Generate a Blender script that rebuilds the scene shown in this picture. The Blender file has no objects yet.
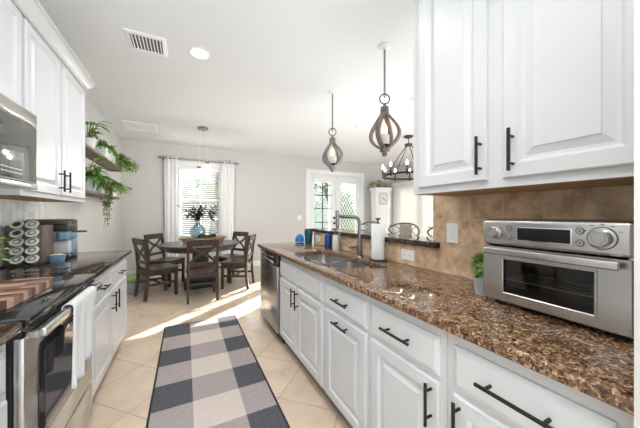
import bpy, bmesh, math, random
from mathutils import Vector, Matrix
random.seed(11)
C = bpy.context.scene.collection
SC = bpy.context.scene
PI = math.pi

# ------------------------------------------------------------------ camera, world, sun, exposure
cam_d = bpy.data.cameras.new('camera')
cam_d.sensor_width = 36.0
cam_d.lens = 264.0 / 640.0 * 36.0
cam_d.clip_start = 0.02
cam = bpy.data.objects.new('camera', cam_d)
C.objects.link(cam)
cam.location = (0, 0, 1.28)
cam.rotation_euler = (PI / 2, 0, -math.atan(134.5 / 264.0))
SC.camera = cam

world = bpy.data.worlds.new('daylight')
SC.world = world
world.use_nodes = True
wb = world.node_tree.nodes['Background']
wb.inputs['Color'].default_value = (0.90, 0.95, 1.0, 1)
wb.inputs['Strength'].default_value = 1.2

sun_d = bpy.data.lights.new('sun', 'SUN')
sun_d.energy = 18.0
sun_d.angle = math.radians(0.5)
sun_d.color = (1.0, 0.965, 0.92)
sun = bpy.data.objects.new('sun', sun_d)
C.objects.link(sun)
sun.location = (12, 12, 8)
_el = math.radians(22.8)
_to = Vector((-0.775 * math.cos(_el), -0.632 * math.cos(_el), -math.sin(_el)))
sun.rotation_euler = _to.to_track_quat('-Z', 'Y').to_euler()

def area(name, loc, target, sx, sy, power, col=(1, 1, 1)):
    ld = bpy.data.lights.new(name, 'AREA'); ld.shape = 'RECTANGLE'; ld.size = sx; ld.size_y = sy; ld.energy = power; ld.color = col
    o = bpy.data.objects.new(name, ld); C.objects.link(o); o.location = loc
    o.rotation_euler = (Vector(target) - Vector(loc)).to_track_quat('-Z', 'Y').to_euler()
    return o
# added area lamps: side-wall fill, sliding-door daylight stand-in, two upward ceiling fills
area('side_wall_fill', (5.85, 2.2, 1.45), (0, 2.9, 2.0), 4.2, 2.2, 92, (0.84, 0.94, 1.0))
area('sliding_door_fill', (6.25, 5.4, 1.3), (2.0, 5.0, 1.3), 1.6, 2.0, 26, (0.97, 0.98, 1.0))
area('ceiling_fill', (0.2, -1.5, 1.3), (0.2, -1.35, 2.79), 0.9, 0.9, 100, (0.84, 0.93, 1.0))
area('living_ceiling_fill', (2.35, 2.6, 0.5), (2.0, 3.0, 2.79), 1.5, 1.5, 27, (0.84, 0.93, 1.0))

SC.view_settings.view_transform = 'Standard'
SC.view_settings.look = 'None'
SC.view_settings.gamma = 1.0
SC.view_settings.use_curve_mapping = False
SC.view_settings.exposure = 0.68

# ------------------------------------------------------------------ materials
def mat(name, col, rough=0.5, metal=0.0, bump=None, vary=None, emit=None, spec=None, trans=0.0, coat=0.0):
    """bump=(scale, strength); vary=(scale, colour2, lo, hi)"""
    m = bpy.data.materials.new(name)
    m.use_nodes = True
    nt = m.node_tree
    b = nt.nodes['Principled BSDF']
    b.inputs['Base Color'].default_value = (*col, 1)
    b.inputs['Roughness'].default_value = rough
    b.inputs['Metallic'].default_value = metal
    if spec is not None: b.inputs['Specular IOR Level'].default_value = spec
    if trans: b.inputs['Transmission Weight'].default_value = trans
    if coat: b.inputs['Coat Weight'].default_value = coat
    if emit:
        b.inputs['Emission Color'].default_value = (*emit[0], 1)
        b.inputs['Emission Strength'].default_value = emit[1]
    tc = nt.nodes.new('ShaderNodeTexCoord')
    if vary:
        n = nt.nodes.new('ShaderNodeTexNoise')
        n.inputs['Scale'].default_value = vary[0]
        n.inputs['Detail'].default_value = 6
        r = nt.nodes.new('ShaderNodeValToRGB')
        r.color_ramp.elements[0].position = vary[2]
        r.color_ramp.elements[1].position = vary[3]
        r.color_ramp.elements[0].color = (*col, 1)
        r.color_ramp.elements[1].color = (*vary[1], 1)
        nt.links.new(tc.outputs['Object'], n.inputs['Vector'])
        nt.links.new(n.outputs['Fac'], r.inputs['Fac'])
        nt.links.new(r.outputs['Color'], b.inputs['Base Color'])
    if bump:
        n2 = nt.nodes.new('ShaderNodeTexNoise')
        n2.inputs['Scale'].default_value = bump[0]
        n2.inputs['Detail'].default_value = 4
        bp = nt.nodes.new('ShaderNodeBump')
        bp.inputs['Strength'].default_value = bump[1]
        bp.inputs['Distance'].default_value = 0.01
        nt.links.new(tc.outputs['Object'], n2.inputs['Vector'])
        nt.links.new(n2.outputs['Fac'], bp.inputs['Height'])
        nt.links.new(bp.outputs['Normal'], b.inputs['Normal'])
    return m

def glass_mat(name, tint=(0.95, 0.97, 0.97), gloss=0.08, rough=0.02):
    m = bpy.data.materials.new(name)
    m.use_nodes = True
    nt = m.node_tree
    nt.nodes.remove(nt.nodes['Principled BSDF'])
    t = nt.nodes.new('ShaderNodeBsdfTransparent'); t.inputs['Color'].default_value = (*tint, 1)
    g = nt.nodes.new('ShaderNodeBsdfGlossy'); g.inputs['Roughness'].default_value = rough
    mx = nt.nodes.new('ShaderNodeMixShader'); mx.inputs['Fac'].default_value = gloss
    nt.links.new(t.outputs[0], mx.inputs[1]); nt.links.new(g.outputs[0], mx.inputs[2])
    nt.links.new(mx.outputs[0], nt.nodes['Material Output'].inputs['Surface'])
    return m

def translucent_mat(name, col, fac=0.5, clear=0.0):
    m = bpy.data.materials.new(name)
    m.use_nodes = True
    nt = m.node_tree
    nt.nodes.remove(nt.nodes['Principled BSDF'])
    d = nt.nodes.new('ShaderNodeBsdfDiffuse'); d.inputs['Color'].default_value = (*col, 1)
    t = nt.nodes.new('ShaderNodeBsdfTranslucent'); t.inputs['Color'].default_value = (*col, 1)
    mx = nt.nodes.new('ShaderNodeMixShader'); mx.inputs['Fac'].default_value = fac
    nt.links.new(d.outputs[0], mx.inputs[1]); nt.links.new(t.outputs[0], mx.inputs[2])
    nt.links.new(mx.outputs[0], nt.nodes['Material Output'].inputs['Surface'])
    return m

def granite_mat(name, cols, rough=0.07):
    m = bpy.data.materials.new(name)
    m.use_nodes = True
    nt = m.node_tree
    b = nt.nodes['Principled BSDF']
    b.inputs['Roughness'].default_value = rough
    tc = nt.nodes.new('ShaderNodeTexCoord')
    n0 = nt.nodes.new('ShaderNodeTexNoise'); n0.inputs['Scale'].default_value = 30; n0.inputs['Detail'].default_value = 3
    mv = nt.nodes.new('ShaderNodeMixRGB'); mv.blend_type = 'LINEAR_LIGHT'; mv.inputs['Fac'].default_value = 0.018
    nt.links.new(tc.outputs['Object'], n0.inputs['Vector'])
    nt.links.new(tc.outputs['Object'], mv.inputs['Color1'])
    nt.links.new(n0.outputs['Color'], mv.inputs['Color2'])
    v = nt.nodes.new('ShaderNodeTexVoronoi'); v.inputs['Scale'].default_value = 165
    nt.links.new(mv.outputs[0], v.inputs['Vector'])
    sx = nt.nodes.new('ShaderNodeSeparateColor')
    nt.links.new(v.outputs['Color'], sx.inputs[0])
    r1 = nt.nodes.new('ShaderNodeValToRGB')
    r1.color_ramp.interpolation = 'CONSTANT'
    els = r1.color_ramp.elements
    els[0].position = 0; els[0].color = (*cols[0], 1)
    els[1].position = 0.28; els[1].color = (*cols[1], 1)
    for p, c in ((0.55, cols[2]), (0.82, cols[3])):
        e = els.new(p); e.color = (*c, 1)
    nt.links.new(sx.outputs[0], r1.inputs['Fac'])
    n1 = nt.nodes.new('ShaderNodeTexNoise'); n1.inputs['Scale'].default_value = 45; n1.inputs['Detail'].default_value = 8; n1.inputs['Roughness'].default_value = 0.7
    nt.links.new(tc.outputs['Object'], n1.inputs['Vector'])
    r2 = nt.nodes.new('ShaderNodeValToRGB')
    r2.color_ramp.elements[0].position = 0.42; r2.color_ramp.elements[0].color = (0.30, 0.26, 0.23, 1)
    r2.color_ramp.elements[1].position = 0.55; r2.color_ramp.elements[1].color = (1, 1, 1, 1)
    nt.links.new(n1.outputs['Fac'], r2.inputs['Fac'])
    mm = nt.nodes.new('ShaderNodeMixRGB'); mm.blend_type = 'MULTIPLY'; mm.inputs['Fac'].default_value = 0.85
    nt.links.new(r1.outputs[0], mm.inputs['Color1']); nt.links.new(r2.outputs[0], mm.inputs['Color2'])
    nt.links.new(mm.outputs[0], b.inputs['Base Color'])
    return m

def tile_mat(name, axes, size, offset, rot, tile, tile2, grout, gw, rough, noise=6, brick=0.0, mottling=0.5, bump=0.3, roughv=0.15):
    """axes: which object coords make the tile plane, e.g. 'xy', 'yz'. size=(su,sv)."""
    m = bpy.data.materials.new(name)
    m.use_nodes = True
    nt = m.node_tree; L = nt.links
    b = nt.nodes['Principled BSDF']
    tc = nt.nodes.new('ShaderNodeTexCoord')
    sp = nt.nodes.new('ShaderNodeSeparateXYZ'); L.new(tc.outputs['Object'], sp.inputs[0])
    cb = nt.nodes.new('ShaderNodeCombineXYZ')
    L.new(sp.outputs['XYZ'.index(axes[0].upper())], cb.inputs[0])
    L.new(sp.outputs['XYZ'.index(axes[1].upper())], cb.inputs[1])
    mp = nt.nodes.new('ShaderNodeMapping'); mp.vector_type = 'POINT'
    mp.inputs['Rotation'].default_value = (0, 0, rot)
    L.new(cb.outputs[0], mp.inputs['Vector'])
    ad = nt.nodes.new('ShaderNodeVectorMath'); ad.operation = 'ADD'
    ad.inputs[1].default_value = (offset[0], offset[1], 0)
    L.new(mp.outputs[0], ad.inputs[0])
    br = nt.nodes.new('ShaderNodeTexBrick')
    br.offset = brick; br.squash = 1.0
    br.inputs['Scale'].default_value = 1.0
    br.inputs['Brick Width'].default_value = size[0]
    br.inputs['Row Height'].default_value = size[1]
    br.inputs['Mortar Size'].default_value = gw
    br.inputs['Mortar Smooth'].default_value = 0.2
    br.inputs['Bias'].default_value = 0.0
    br.inputs['Color1'].default_value = (0, 0, 0, 1)
    br.inputs['Color2'].default_value = (1, 1, 1, 1)
    L.new(ad.outputs[0], br.inputs['Vector'])
    n = nt.nodes.new('ShaderNodeTexNoise'); n.inputs['Scale'].default_value = noise; n.inputs['Detail'].default_value = 8
    n.inputs['Roughness'].default_value = 0.62
    L.new(tc.outputs['Object'], n.inputs['Vector'])
    rr = nt.nodes.new('ShaderNodeMapRange'); rr.inputs[1].default_value = 0.38; rr.inputs[2].default_value = 0.62
    L.new(n.outputs['Fac'], rr.inputs[0])
    mixf = nt.nodes.new('ShaderNodeMixRGB'); mixf.inputs['Fac'].default_value = mottling
    L.new(br.outputs['Color'], mixf.inputs['Color1']); L.new(rr.outputs[0], mixf.inputs['Color2'])
    mc = nt.nodes.new('ShaderNodeMixRGB')
    mc.inputs['Color1'].default_value = (*tile, 1); mc.inputs['Color2'].default_value = (*tile2, 1)
    L.new(mixf.outputs[0], mc.inputs['Fac'])
    mg = nt.nodes.new('ShaderNodeMixRGB'); mg.inputs['Color2'].default_value = (*grout, 1)
    L.new(mc.outputs[0], mg.inputs['Color1']); L.new(br.outputs['Fac'], mg.inputs['Fac'])
    L.new(mg.outputs[0], b.inputs['Base Color'])
    ro = nt.nodes.new('ShaderNodeMapRange'); ro.inputs[3].default_value = rough; ro.inputs[4].default_value = rough + roughv
    L.new(n.outputs['Fac'], ro.inputs[0]); L.new(ro.outputs[0], b.inputs['Roughness'])
    bp = nt.nodes.new('ShaderNodeBump'); bp.inputs['Strength'].default_value = bump; bp.inputs['Distance'].default_value = 0.003
    bp.invert = True
    L.new(br.outputs['Fac'], bp.inputs['Height']); L.new(bp.outputs[0], b.inputs['Normal'])
    return m

def wood_mat(name, c1, c2, rough=0.45, axis='x', scale=9.0):
    m = bpy.data.materials.new(name)
    m.use_nodes = True
    nt = m.node_tree; L = nt.links
    b = nt.nodes['Principled BSDF']; b.inputs['Roughness'].default_value = rough
    tc = nt.nodes.new('ShaderNodeTexCoord')
    mp = nt.nodes.new('ShaderNodeMapping')
    s = [scale * 4] * 3; s['xyz'.index(axis)] = scale * 0.35
    mp.inputs['Scale'].default_value = s
    n = nt.nodes.new('ShaderNodeTexNoise'); n.inputs['Scale'].default_value = 1.0; n.inputs['Detail'].default_value = 7
    r = nt.nodes.new('ShaderNodeValToRGB')
    r.color_ramp.elements[0].position = 0.35; r.color_ramp.elements[0].color = (*c1, 1)
    r.color_ramp.elements[1].position = 0.68; r.color_ramp.elements[1].color = (*c2, 1)
    L.new(tc.outputs['Object'], mp.inputs[0]); L.new(mp.outputs[0], n.inputs['Vector'])
    L.new(n.outputs['Fac'], r.inputs['Fac']); L.new(r.outputs[0], b.inputs['Base Color'])
    return m

def brushed(name, col, rough=0.28, axis='y'):
    m = bpy.data.materials.new(name)
    m.use_nodes = True
    nt = m.node_tree; L = nt.links
    b = nt.nodes['Principled BSDF']
    b.inputs['Base Color'].default_value = (*col, 1); b.inputs['Metallic'].default_value = 1.0
    tc = nt.nodes.new('ShaderNodeTexCoord'); mp = nt.nodes.new('ShaderNodeMapping')
    s = [260.0] * 3; s['xyz'.index(axis)] = 6.0
    mp.inputs['Scale'].default_value = s
    n = nt.nodes.new('ShaderNodeTexNoise'); n.inputs['Scale'].default_value = 1; n.inputs['Detail'].default_value = 2
    mr = nt.nodes.new('ShaderNodeMapRange'); mr.inputs[3].default_value = rough; mr.inputs[4].default_value = rough
    L.new(tc.outputs['Object'], mp.inputs[0]); L.new(mp.outputs[0], n.inputs['Vector'])
    L.new(n.outputs['Fac'], mr.inputs[0]); L.new(mr.outputs[0], b.inputs['Roughness'])
    return m

M = {}
M['wall'] = mat('wall_paint', (0.625, 0.605, 0.58), 0.85, bump=(60, 0.05))
M['ceil'] = mat('ceiling_paint', (0.80, 0.805, 0.81), 0.9, bump=(45, 0.12))
M['white'] = mat('white_cabinet_paint', (0.68, 0.685, 0.69), 0.32)
M['trim'] = mat('white_trim_paint', (0.86, 0.86, 0.85), 0.4)
M['raw'] = wood_mat('cabinet_underside_wood', (0.33, 0.19, 0.09), (0.46, 0.28, 0.14), 0.55, 'y')
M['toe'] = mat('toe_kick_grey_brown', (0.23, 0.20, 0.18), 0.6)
M['floor'] = tile_mat('beige_floor_tile', 'xy', (0.43, 0.43), (0.0, 0.0), 0.0, (0.64, 0.495, 0.36), (0.75, 0.61, 0.47), (0.50, 0.40, 0.31), 0.005, 0.22, 5, 0.0, 0.75, 0.25)
M['travertine'] = tile_mat('brown_travertine_tile', 'yz', (0.173, 0.173), (0.0, 0.0), 0.0, (0.42, 0.265, 0.15), (0.85, 0.63, 0.42), (0.60, 0.48, 0.36), 0.004, 0.38, 12, 0.0, 0.7, 0.4)
M['shiplap'] = tile_mat('white_backsplash_tile', 'yz', (0.085, 0.30), (0.0, 0.0), 0.0, (0.86, 0.86, 0.85), (0.88, 0.88, 0.87), (0.55, 0.55, 0.54), 0.003, 0.2, 8, 0.0, 0.5, 0.3)
M['granite'] = granite_mat('brown_granite', ((0.095, 0.052, 0.03), (0.22, 0.118, 0.062), (0.33, 0.19, 0.105), (0.56, 0.385, 0.245)))
M['granite_angle_dark'] = granite_mat('brown_granite_angle_dark', ((0.02, 0.014, 0.011), (0.05, 0.03, 0.02), (0.09, 0.055, 0.037), (0.16, 0.11, 0.08)))  # same stone; darkness from its reflection angle put into the colour
M['steel'] = brushed('brushed_stainless', (0.62, 0.61, 0.59), 0.27, 'y')
M['steelx'] = brushed('brushed_stainless_oven', (0.56, 0.55, 0.535), 0.27, 'x')
M['steel_dark'] = brushed('dark_stainless', (0.36, 0.36, 0.36), 0.25, 'z')
M['sink'] = brushed('sink_steel', (0.6, 0.6, 0.6), 0.25, 'x')
M['nickel'] = mat('brushed_nickel', (0.30, 0.295, 0.285), 0.28, 1.0)
M['chrome'] = mat('chrome', (0.8, 0.8, 0.8), 0.08, 1.0)
M['blackmetal'] = mat('matte_black_metal', (0.022, 0.021, 0.02), 0.38, 0.5)
M['blackglass'] = mat('black_glass', (0.012, 0.012, 0.013), 0.05, 0.0, spec=0.7)
M['greyglass'] = mat('grey_oven_glass', (0.06, 0.06, 0.062), 0.06, 0.0, spec=0.8)
M['blackplastic'] = mat('black_plastic', (0.02, 0.02, 0.02), 0.4)
M['cavity'] = mat('oven_cavity', (0.20, 0.165, 0.14), 0.5, 0.1)
M['print'] = mat('white_print', (0.75, 0.75, 0.75), 0.5)
M['darkprint_shade'] = mat('dark_print_and_shade', (0.12, 0.12, 0.12), 0.5)
M['display'] = mat('dark_display', (0.012, 0.014, 0.017), 0.3, spec=0.15)
M['towel'] = mat('white_terry', (0.72, 0.715, 0.70), 0.95, bump=(160, 0.5))
M['paper'] = mat('white_paper', (0.87, 0.87, 0.86), 0.9, bump=(120, 0.2))
M['rug_dark'] = mat('rug_charcoal', (0.075, 0.078, 0.09), 0.97, bump=(220, 0.5), vary=(160, (0.13, 0.13, 0.145), 0.42, 0.66))
M['rug_mid'] = mat('rug_taupe', (0.38, 0.325, 0.31), 0.97, bump=(220, 0.5), vary=(160, (0.49, 0.425, 0.405), 0.42, 0.66))
M['rug_light'] = mat('rug_cream', (0.66, 0.565, 0.50), 0.97, bump=(220, 0.5), vary=(160, (0.74, 0.65, 0.58), 0.42, 0.66))
M['rug_edge'] = mat('rug_binding', (0.03, 0.03, 0.035), 0.95)
M['chairwood'] = wood_mat('dark_chair_wood', (0.030, 0.017, 0.012), (0.070, 0.042, 0.030), 0.35, 'z')
M['seatwood'] = wood_mat('seat_wood', (0.05, 0.028, 0.02), (0.10, 0.06, 0.043), 0.3, 'y')
M['tablewood'] = wood_mat('table_wood', (0.045, 0.036, 0.034), (0.09, 0.075, 0.068), 0.3, 'x')
M['blackwood'] = mat('black_wood', (0.018, 0.016, 0.016), 0.4)
M['traywood'] = wood_mat('tray_wood', (0.36, 0.22, 0.12), (0.55, 0.37, 0.22), 0.6, 'x')
M['pendwood'] = wood_mat('weathered_wood', (0.17, 0.125, 0.105), (0.31, 0.245, 0.21), 0.7, 'z', 14)
M['pendgrey'] = wood_mat('grey_weathered_wood', (0.17, 0.16, 0.15), (0.30, 0.285, 0.27), 0.7, 'z', 14)
M['iron'] = mat('aged_iron', (0.10, 0.09, 0.085), 0.45, 0.8)
M['candle'] = mat('ivory_candle', (0.80, 0.78, 0.73), 0.6)
M['flame'] = mat('warm_bulb', (1.0, 0.7, 0.3), 0.3, emit=((1.0, 0.58, 0.20), 2.2))
M['bulb'] = mat('lit_bulb', (1, 1, 1), 0.3, emit=((1.0, 0.93, 0.82), 11.0))
M['can'] = mat('downlight_lens', (1, 1, 1), 0.4, emit=((1.0, 0.97, 0.93), 14.0))
M['shade'] = mat('opal_glass_shade', (0.95, 0.93, 0.88), 0.25, emit=((1.0, 0.84, 0.6), 0.55))
M['glass'] = glass_mat('window_glass')
M['clearglass'] = glass_mat('clear_vase_glass', (0.90, 0.94, 0.95), 0.14)
M['tealglass'] = glass_mat('teal_vase_glass', (0.72, 0.84, 0.86), 0.16)
M['ovenglass'] = glass_mat('tinted_oven_glass', (0.62, 0.60, 0.58), 0.035)
M['blueglass'] = mat('cobalt_glass', (0.02, 0.10, 0.42), 0.05, trans=0.35)
M['cyanglass'] = mat('bright_blue_glass', (0.03, 0.22, 0.70), 0.05, trans=0.25)
M['tealjar'] = mat('teal_jar_glass', (0.02, 0.16, 0.20), 0.08, trans=0.3)
M['soap'] = mat('frosted_soap_bottle', (0.74, 0.71, 0.64), 0.25)
M['curtain'] = translucent_mat('white_sheer_curtain', (0.93, 0.93, 0.93), 0.22)
M['blind'] = translucent_mat('white_blind', (0.87, 0.87, 0.86), 0.35)
M['vblind'] = translucent_mat('vertical_blind_fabric', (0.80, 0.78, 0.75), 0.3)
M['leaf'] = mat('leaf_green', (0.10, 0.27, 0.05), 0.5, vary=(14, (0.29, 0.52, 0.14), 0.35, 0.7))
M['leaf_bright'] = mat('bright_leaf', (0.17, 0.38, 0.07), 0.5, vary=(14, (0.46, 0.62, 0.20), 0.35, 0.7))
M['leaf_sage'] = mat('sage_leaf', (0.22, 0.29, 0.14), 0.6, vary=(14, (0.45, 0.50, 0.29), 0.35, 0.7))
M['leaf_dark'] = mat('dark_eucalyptus', (0.018, 0.026, 0.022), 0.5, vary=(14, (0.05, 0.065, 0.055), 0.35, 0.7))
M['stem'] = mat('brown_stem', (0.13, 0.09, 0.05), 0.7)
M['soil'] = mat('potting_soil', (0.03, 0.02, 0.015), 0.95)
M['pot'] = mat('white_ceramic', (0.84, 0.84, 0.83), 0.25)
M['greypot'] = mat('grey_ceramic', (0.36, 0.36, 0.37), 0.5)
M['shelf'] = wood_mat('shelf_wood', (0.17, 0.12, 0.09), (0.29, 0.22, 0.17), 0.6, 'y')
M['rackwood'] = wood_mat('rack_wood', (0.10, 0.068, 0.056), (0.18, 0.13, 0.11), 0.5, 'z')
M['podwhite'] = mat('pod_foil', (0.72, 0.68, 0.62), 0.35)
M['podgreen'] = mat('pod_green_print', (0.09, 0.19, 0.09), 0.4)
M['poddark'] = mat('pod_dark_print', (0.05, 0.07, 0.05), 0.4)
M['cmblue'] = mat('dusty_blue_enamel', (0.20, 0.33, 0.44), 0.3)
M['cmbrown'] = mat('taupe_plastic', (0.11, 0.08, 0.075), 0.35)
M['cmwhite'] = mat('pale_tank', (0.70, 0.69, 0.70), 0.3)
M['cream'] = mat('cream_filling', (0.78, 0.68, 0.48), 0.7)
M['bluevase'] = mat('pale_blue_ceramic', (0.30, 0.47, 0.62), 0.2)
M['grass'] = mat('lawn', (0.05, 0.10, 0.025), 0.9, vary=(3, (0.10, 0.16, 0.05), 0.3, 0.7))
M['hedge'] = mat('hedge_leaf', (0.06, 0.13, 0.03), 0.7, vary=(6, (0.18, 0.28, 0.08), 0.3, 0.7))
M['fence'] = wood_mat('fence_wood', (0.30, 0.20, 0.13), (0.45, 0.32, 0.22), 0.8, 'z')
M['housewall'] = mat('pale_stucco', (0.62, 0.64, 0.66), 0.9)
M['houseroof'] = mat('blue_grey_roof', (0.22, 0.28, 0.33), 0.8)
M['basket'] = mat('wicker_basket', (0.26, 0.19, 0.12), 0.8, bump=(80, 0.6))
M['wire'] = mat('dark_wire_metal', (0.075, 0.065, 0.06), 0.4, 0.7)
M['woven'] = mat('woven_seagrass', (0.30, 0.26, 0.22), 0.8, bump=(140, 0.8), vary=(90, (0.45, 0.40, 0.34), 0.4, 0.6))
M['clock'] = mat('white_clock_paint', (0.85, 0.85, 0.84), 0.4)
M['dial'] = mat('grey_clock_dial', (0.70, 0.70, 0.69), 0.5)
M['greybox'] = mat('grey_felt_bin', (0.33, 0.34, 0.36), 0.9)
M['greencloth'] = mat('green_cloth', (0.25, 0.36, 0.13), 0.9)

M['board_mid'] = wood_mat('board_mid_wood', (0.22, 0.10, 0.058), (0.33, 0.165, 0.10), 0.4, 'x')
M['board_dark'] = wood_mat('board_dark_wood', (0.085, 0.035, 0.022), (0.15, 0.065, 0.042), 0.4, 'x')
M['board_pale'] = wood_mat('board_pale_wood', (0.42, 0.27, 0.20), (0.56, 0.40, 0.32), 0.4, 'x')

# ------------------------------------------------------------------ mesh helpers
class B:
    def __init__(self): self.bm = bmesh.new()
    def box(self, x0, x1, y0, y1, z0, z1, bev=0.0, seg=2, mi=0, only=None):
        bm = self.bm
        r = bmesh.ops.create_cube(bm, size=1.0, matrix=Matrix.Translation(((x0 + x1) / 2, (y0 + y1) / 2, (z0 + z1) / 2)) @ Matrix.Diagonal((abs(x1 - x0), abs(y1 - y0), abs(z1 - z0), 1)))
        vs = r['verts']
        fs = {f for v in vs for f in v.link_faces}
        for f in fs: f.material_index = mi
        if bev > 0:
            es = list({e for v in vs for e in v.link_edges})
            if only: es = [e for e in es if only(e)]
            res = bmesh.ops.bevel(bm, geom=es, offset=bev, segments=seg, profile=0.5, affect='EDGES')
            for f in res['faces']: f.material_index = mi
        return self
    def cyl(self, p0, p1, r0, r1=None, n=16, mi=0, cap=True):
        if r1 is None: r1 = r0
        p0 = Vector(p0); p1 = Vector(p1); d = p1 - p0
        q = d.to_track_quat('Z', 'Y').to_matrix().to_4x4()
        mt = Matrix.Translation((p0 + p1) / 2) @ q
        r = bmesh.ops.create_cone(self.bm, cap_ends=cap, segments=n, radius1=max(r0, 1e-5), radius2=max(r1, 1e-5), depth=d.length, matrix=mt)
        for f in {f for v in r['verts'] for f in v.link_faces}: f.material_index = mi
        return self
    def tube(self, pts, r, n=8, closed=False, mi=0, squash=None):
        """r: float or list; squash=(normal axis vector, factor)"""
        bm = self.bm; pts = [Vector(p) for p in pts]; k = len(pts)
        rs = r if isinstance(r, (list, tuple)) else [r] * k
        rings = []; prev = None
        for i, p in enumerate(pts):
            if closed: t = pts[(i + 1) % k] - pts[i - 1]
            else: t = pts[min(i + 1, k - 1)] - pts[max(i - 1, 0)]
            t.normalize()
            if prev is None:
                a = Vector((0, 0, 1)) if abs(t.z) < 0.9 else Vector((1, 0, 0))
                u = t.cross(a).normalized()
            else:
                u = (prev - t * prev.dot(t)).normalized()
            prev = u; w = t.cross(u)
            ring = []
            for j in range(n):
                a = 2 * PI * j / n
                ring.append(bm.verts.new(p + (u * math.cos(a) + w * math.sin(a)) * rs[i]))
            rings.append(ring)
        rng = range(k) if closed else range(k - 1)
        for i in rng:
            A = rings[i]; D = rings[(i + 1) % k]
            off = 0
            if closed and i == k - 1:
                best = min(range(n), key=lambda o: (A[0].co - D[o].co).length); off = best
            for j in range(n):
                f = bm.faces.new((A[j], A[(j + 1) % n], D[(j + 1 + off) % n], D[(j + off) % n])); f.material_index = mi
        if not closed:
            bm.faces.new(rings[0][::-1]).material_index = mi; bm.faces.new(rings[-1]).material_index = mi
        return self
    def bar(self, pts, w, t, side, mi=0):
        """rectangular section swept along pts; side = vector of width direction"""
        bm = self.bm; pts = [Vector(p) for p in pts]; side = Vector(side).normalized(); k = len(pts); rings = []
        for i, p in enumerate(pts):
            tg = (pts[min(i + 1, k - 1)] - pts[max(i - 1, 0)]).normalized()
            nn = tg.cross(side).normalized()
            rings.append([bm.verts.new(p + side * (sx * w / 2) + nn * (sy * t / 2)) for sx, sy in ((-1, -1), (1, -1), (1, 1), (-1, 1))])
        for i in range(k - 1):
            for j in range(4):
                bm.faces.new((rings[i][j], rings[i][(j + 1) % 4], rings[i + 1][(j + 1) % 4], rings[i + 1][j])).material_index = mi
        bm.faces.new(rings[0][::-1]).material_index = mi; bm.faces.new(rings[-1]).material_index = mi
        return self
    def lathe(self, prof, c=(0, 0, 0), n=24, mi=0, rot=None):
        """prof: list of (r,z)"""
        bm = self.bm; rings = []; c = Vector(c)
        for r, z in prof:
            if r < 1e-6: rings.append([bm.verts.new((0, 0, z))])
            else: rings.append([bm.verts.new((r * math.cos(2 * PI * j / n), r * math.sin(2 * PI * j / n), z)) for j in range(n)])
        vs = [v for R in rings for v in R]
        for i in range(len(rings) - 1):
            a, b = rings[i], rings[i + 1]
            for j in range(n):
                j2 = (j + 1) % n
                if len(a) == 1 and len(b) == 1: continue
                if len(a) == 1: f = bm.faces.new((a[0], b[j2], b[j]))
                elif len(b) == 1: f = bm.faces.new((a[j], a[j2], b[0]))
                else: f = bm.faces.new((a[j], a[j2], b[j2], b[j]))
                f.material_index = mi
        for v in vs:
            co = v.co.copy()
            if rot is not None: co = rot @ co
            v.co = co + c
        return self
    def sphere(self, c, r, sc=(1, 1, 1), n=16, mi=0):
        res = bmesh.ops.create_uvsphere(self.bm, u_segments=n, v_segments=max(6, n // 2), radius=r, matrix=Matrix.Translation(c) @ Matrix.Diagonal((*sc, 1)))
        for f in {f for v in res['verts'] for f in v.link_faces}: f.material_index = mi
        return self
    def rings(self, O, U, V, N, w, h, rl, fill=True, mi=0):
        """nested rectangles: rl = [(inset, out)]; O lower-left corner on the base plane"""
        bm = self.bm; O = Vector(O); U = Vector(U); V = Vector(V); N = Vector(N); prev = None; first = None
        for ins, out in rl:
            cur = [bm.verts.new(O + U * a + V * b + N * out) for a, b in ((ins, ins), (w - ins, ins), (w - ins, h - ins), (ins, h - ins))]
            if prev:
                for j in range(4): bm.faces.new((prev[j], prev[(j + 1) % 4], cur[(j + 1) % 4], cur[j])).material_index = mi
            else: first = cur
            prev = cur
        if fill:
            bm.faces.new(prev).material_index = mi
            bm.faces.new(first[::-1]).material_index = mi
        return self
    def poly_extrude(self, loops, z0, z1, mi=0):
        """2-D loops (first outer, others holes) extruded vertically"""
        bm = self.bm; es = []; vv = []
        for lp in loops:
            vs = [bm.verts.new((x, y, z0)) for x, y in lp]; vv += vs
            es += [bm.edges.new((vs[i], vs[(i + 1) % len(vs)])) for i in range(len(vs))]
        r = bmesh.ops.triangle_fill(bm, use_beauty=True, use_dissolve=False, edges=es)
        fs = [g for g in r['geom'] if isinstance(g, bmesh.types.BMFace)]
        for f in fs: f.material_index = mi
        e = bmesh.ops.extrude_face_region(bm, geom=fs)
        for g in e['geom']:
            if isinstance(g, bmesh.types.BMVert): g.co.z += z1 - z0
        return self
    def leaf(self, p, d, up, L, W, bend=0.2, mi=0):
        bm = self.bm; p = Vector(p); d = Vector(d).normalized(); up = Vector(up)
        s = d.cross(up)
        if s.length < 1e-4: s = d.cross(Vector((1, 0.3, 0)))
        s.normalize(); nn = s.cross(d).normalized()
        def pt(a, w, z): return bm.verts.new(p + d * (L * a) + s * (W * w) + nn * (L * z))
        a = pt(0, 0, 0); b1 = pt(0.3, -0.46, 0.04); b2 = pt(0.3, 0, 0.0); b3 = pt(0.3, 0.46, 0.04)
        c1 = pt(0.68, -0.36, -bend * 0.4); c2 = pt(0.68, 0, -bend * 0.5); c3 = pt(0.68, 0.36, -bend * 0.4); e = pt(1.0, 0, -bend)
        for f in ((a, b2, b1), (a, b3, b2), (b1, b2, c2, c1), (b2, b3, c3, c2), (c1, c2, e), (c2, c3, e)):
            bm.faces.new(f).material_index = mi
        return self

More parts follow.
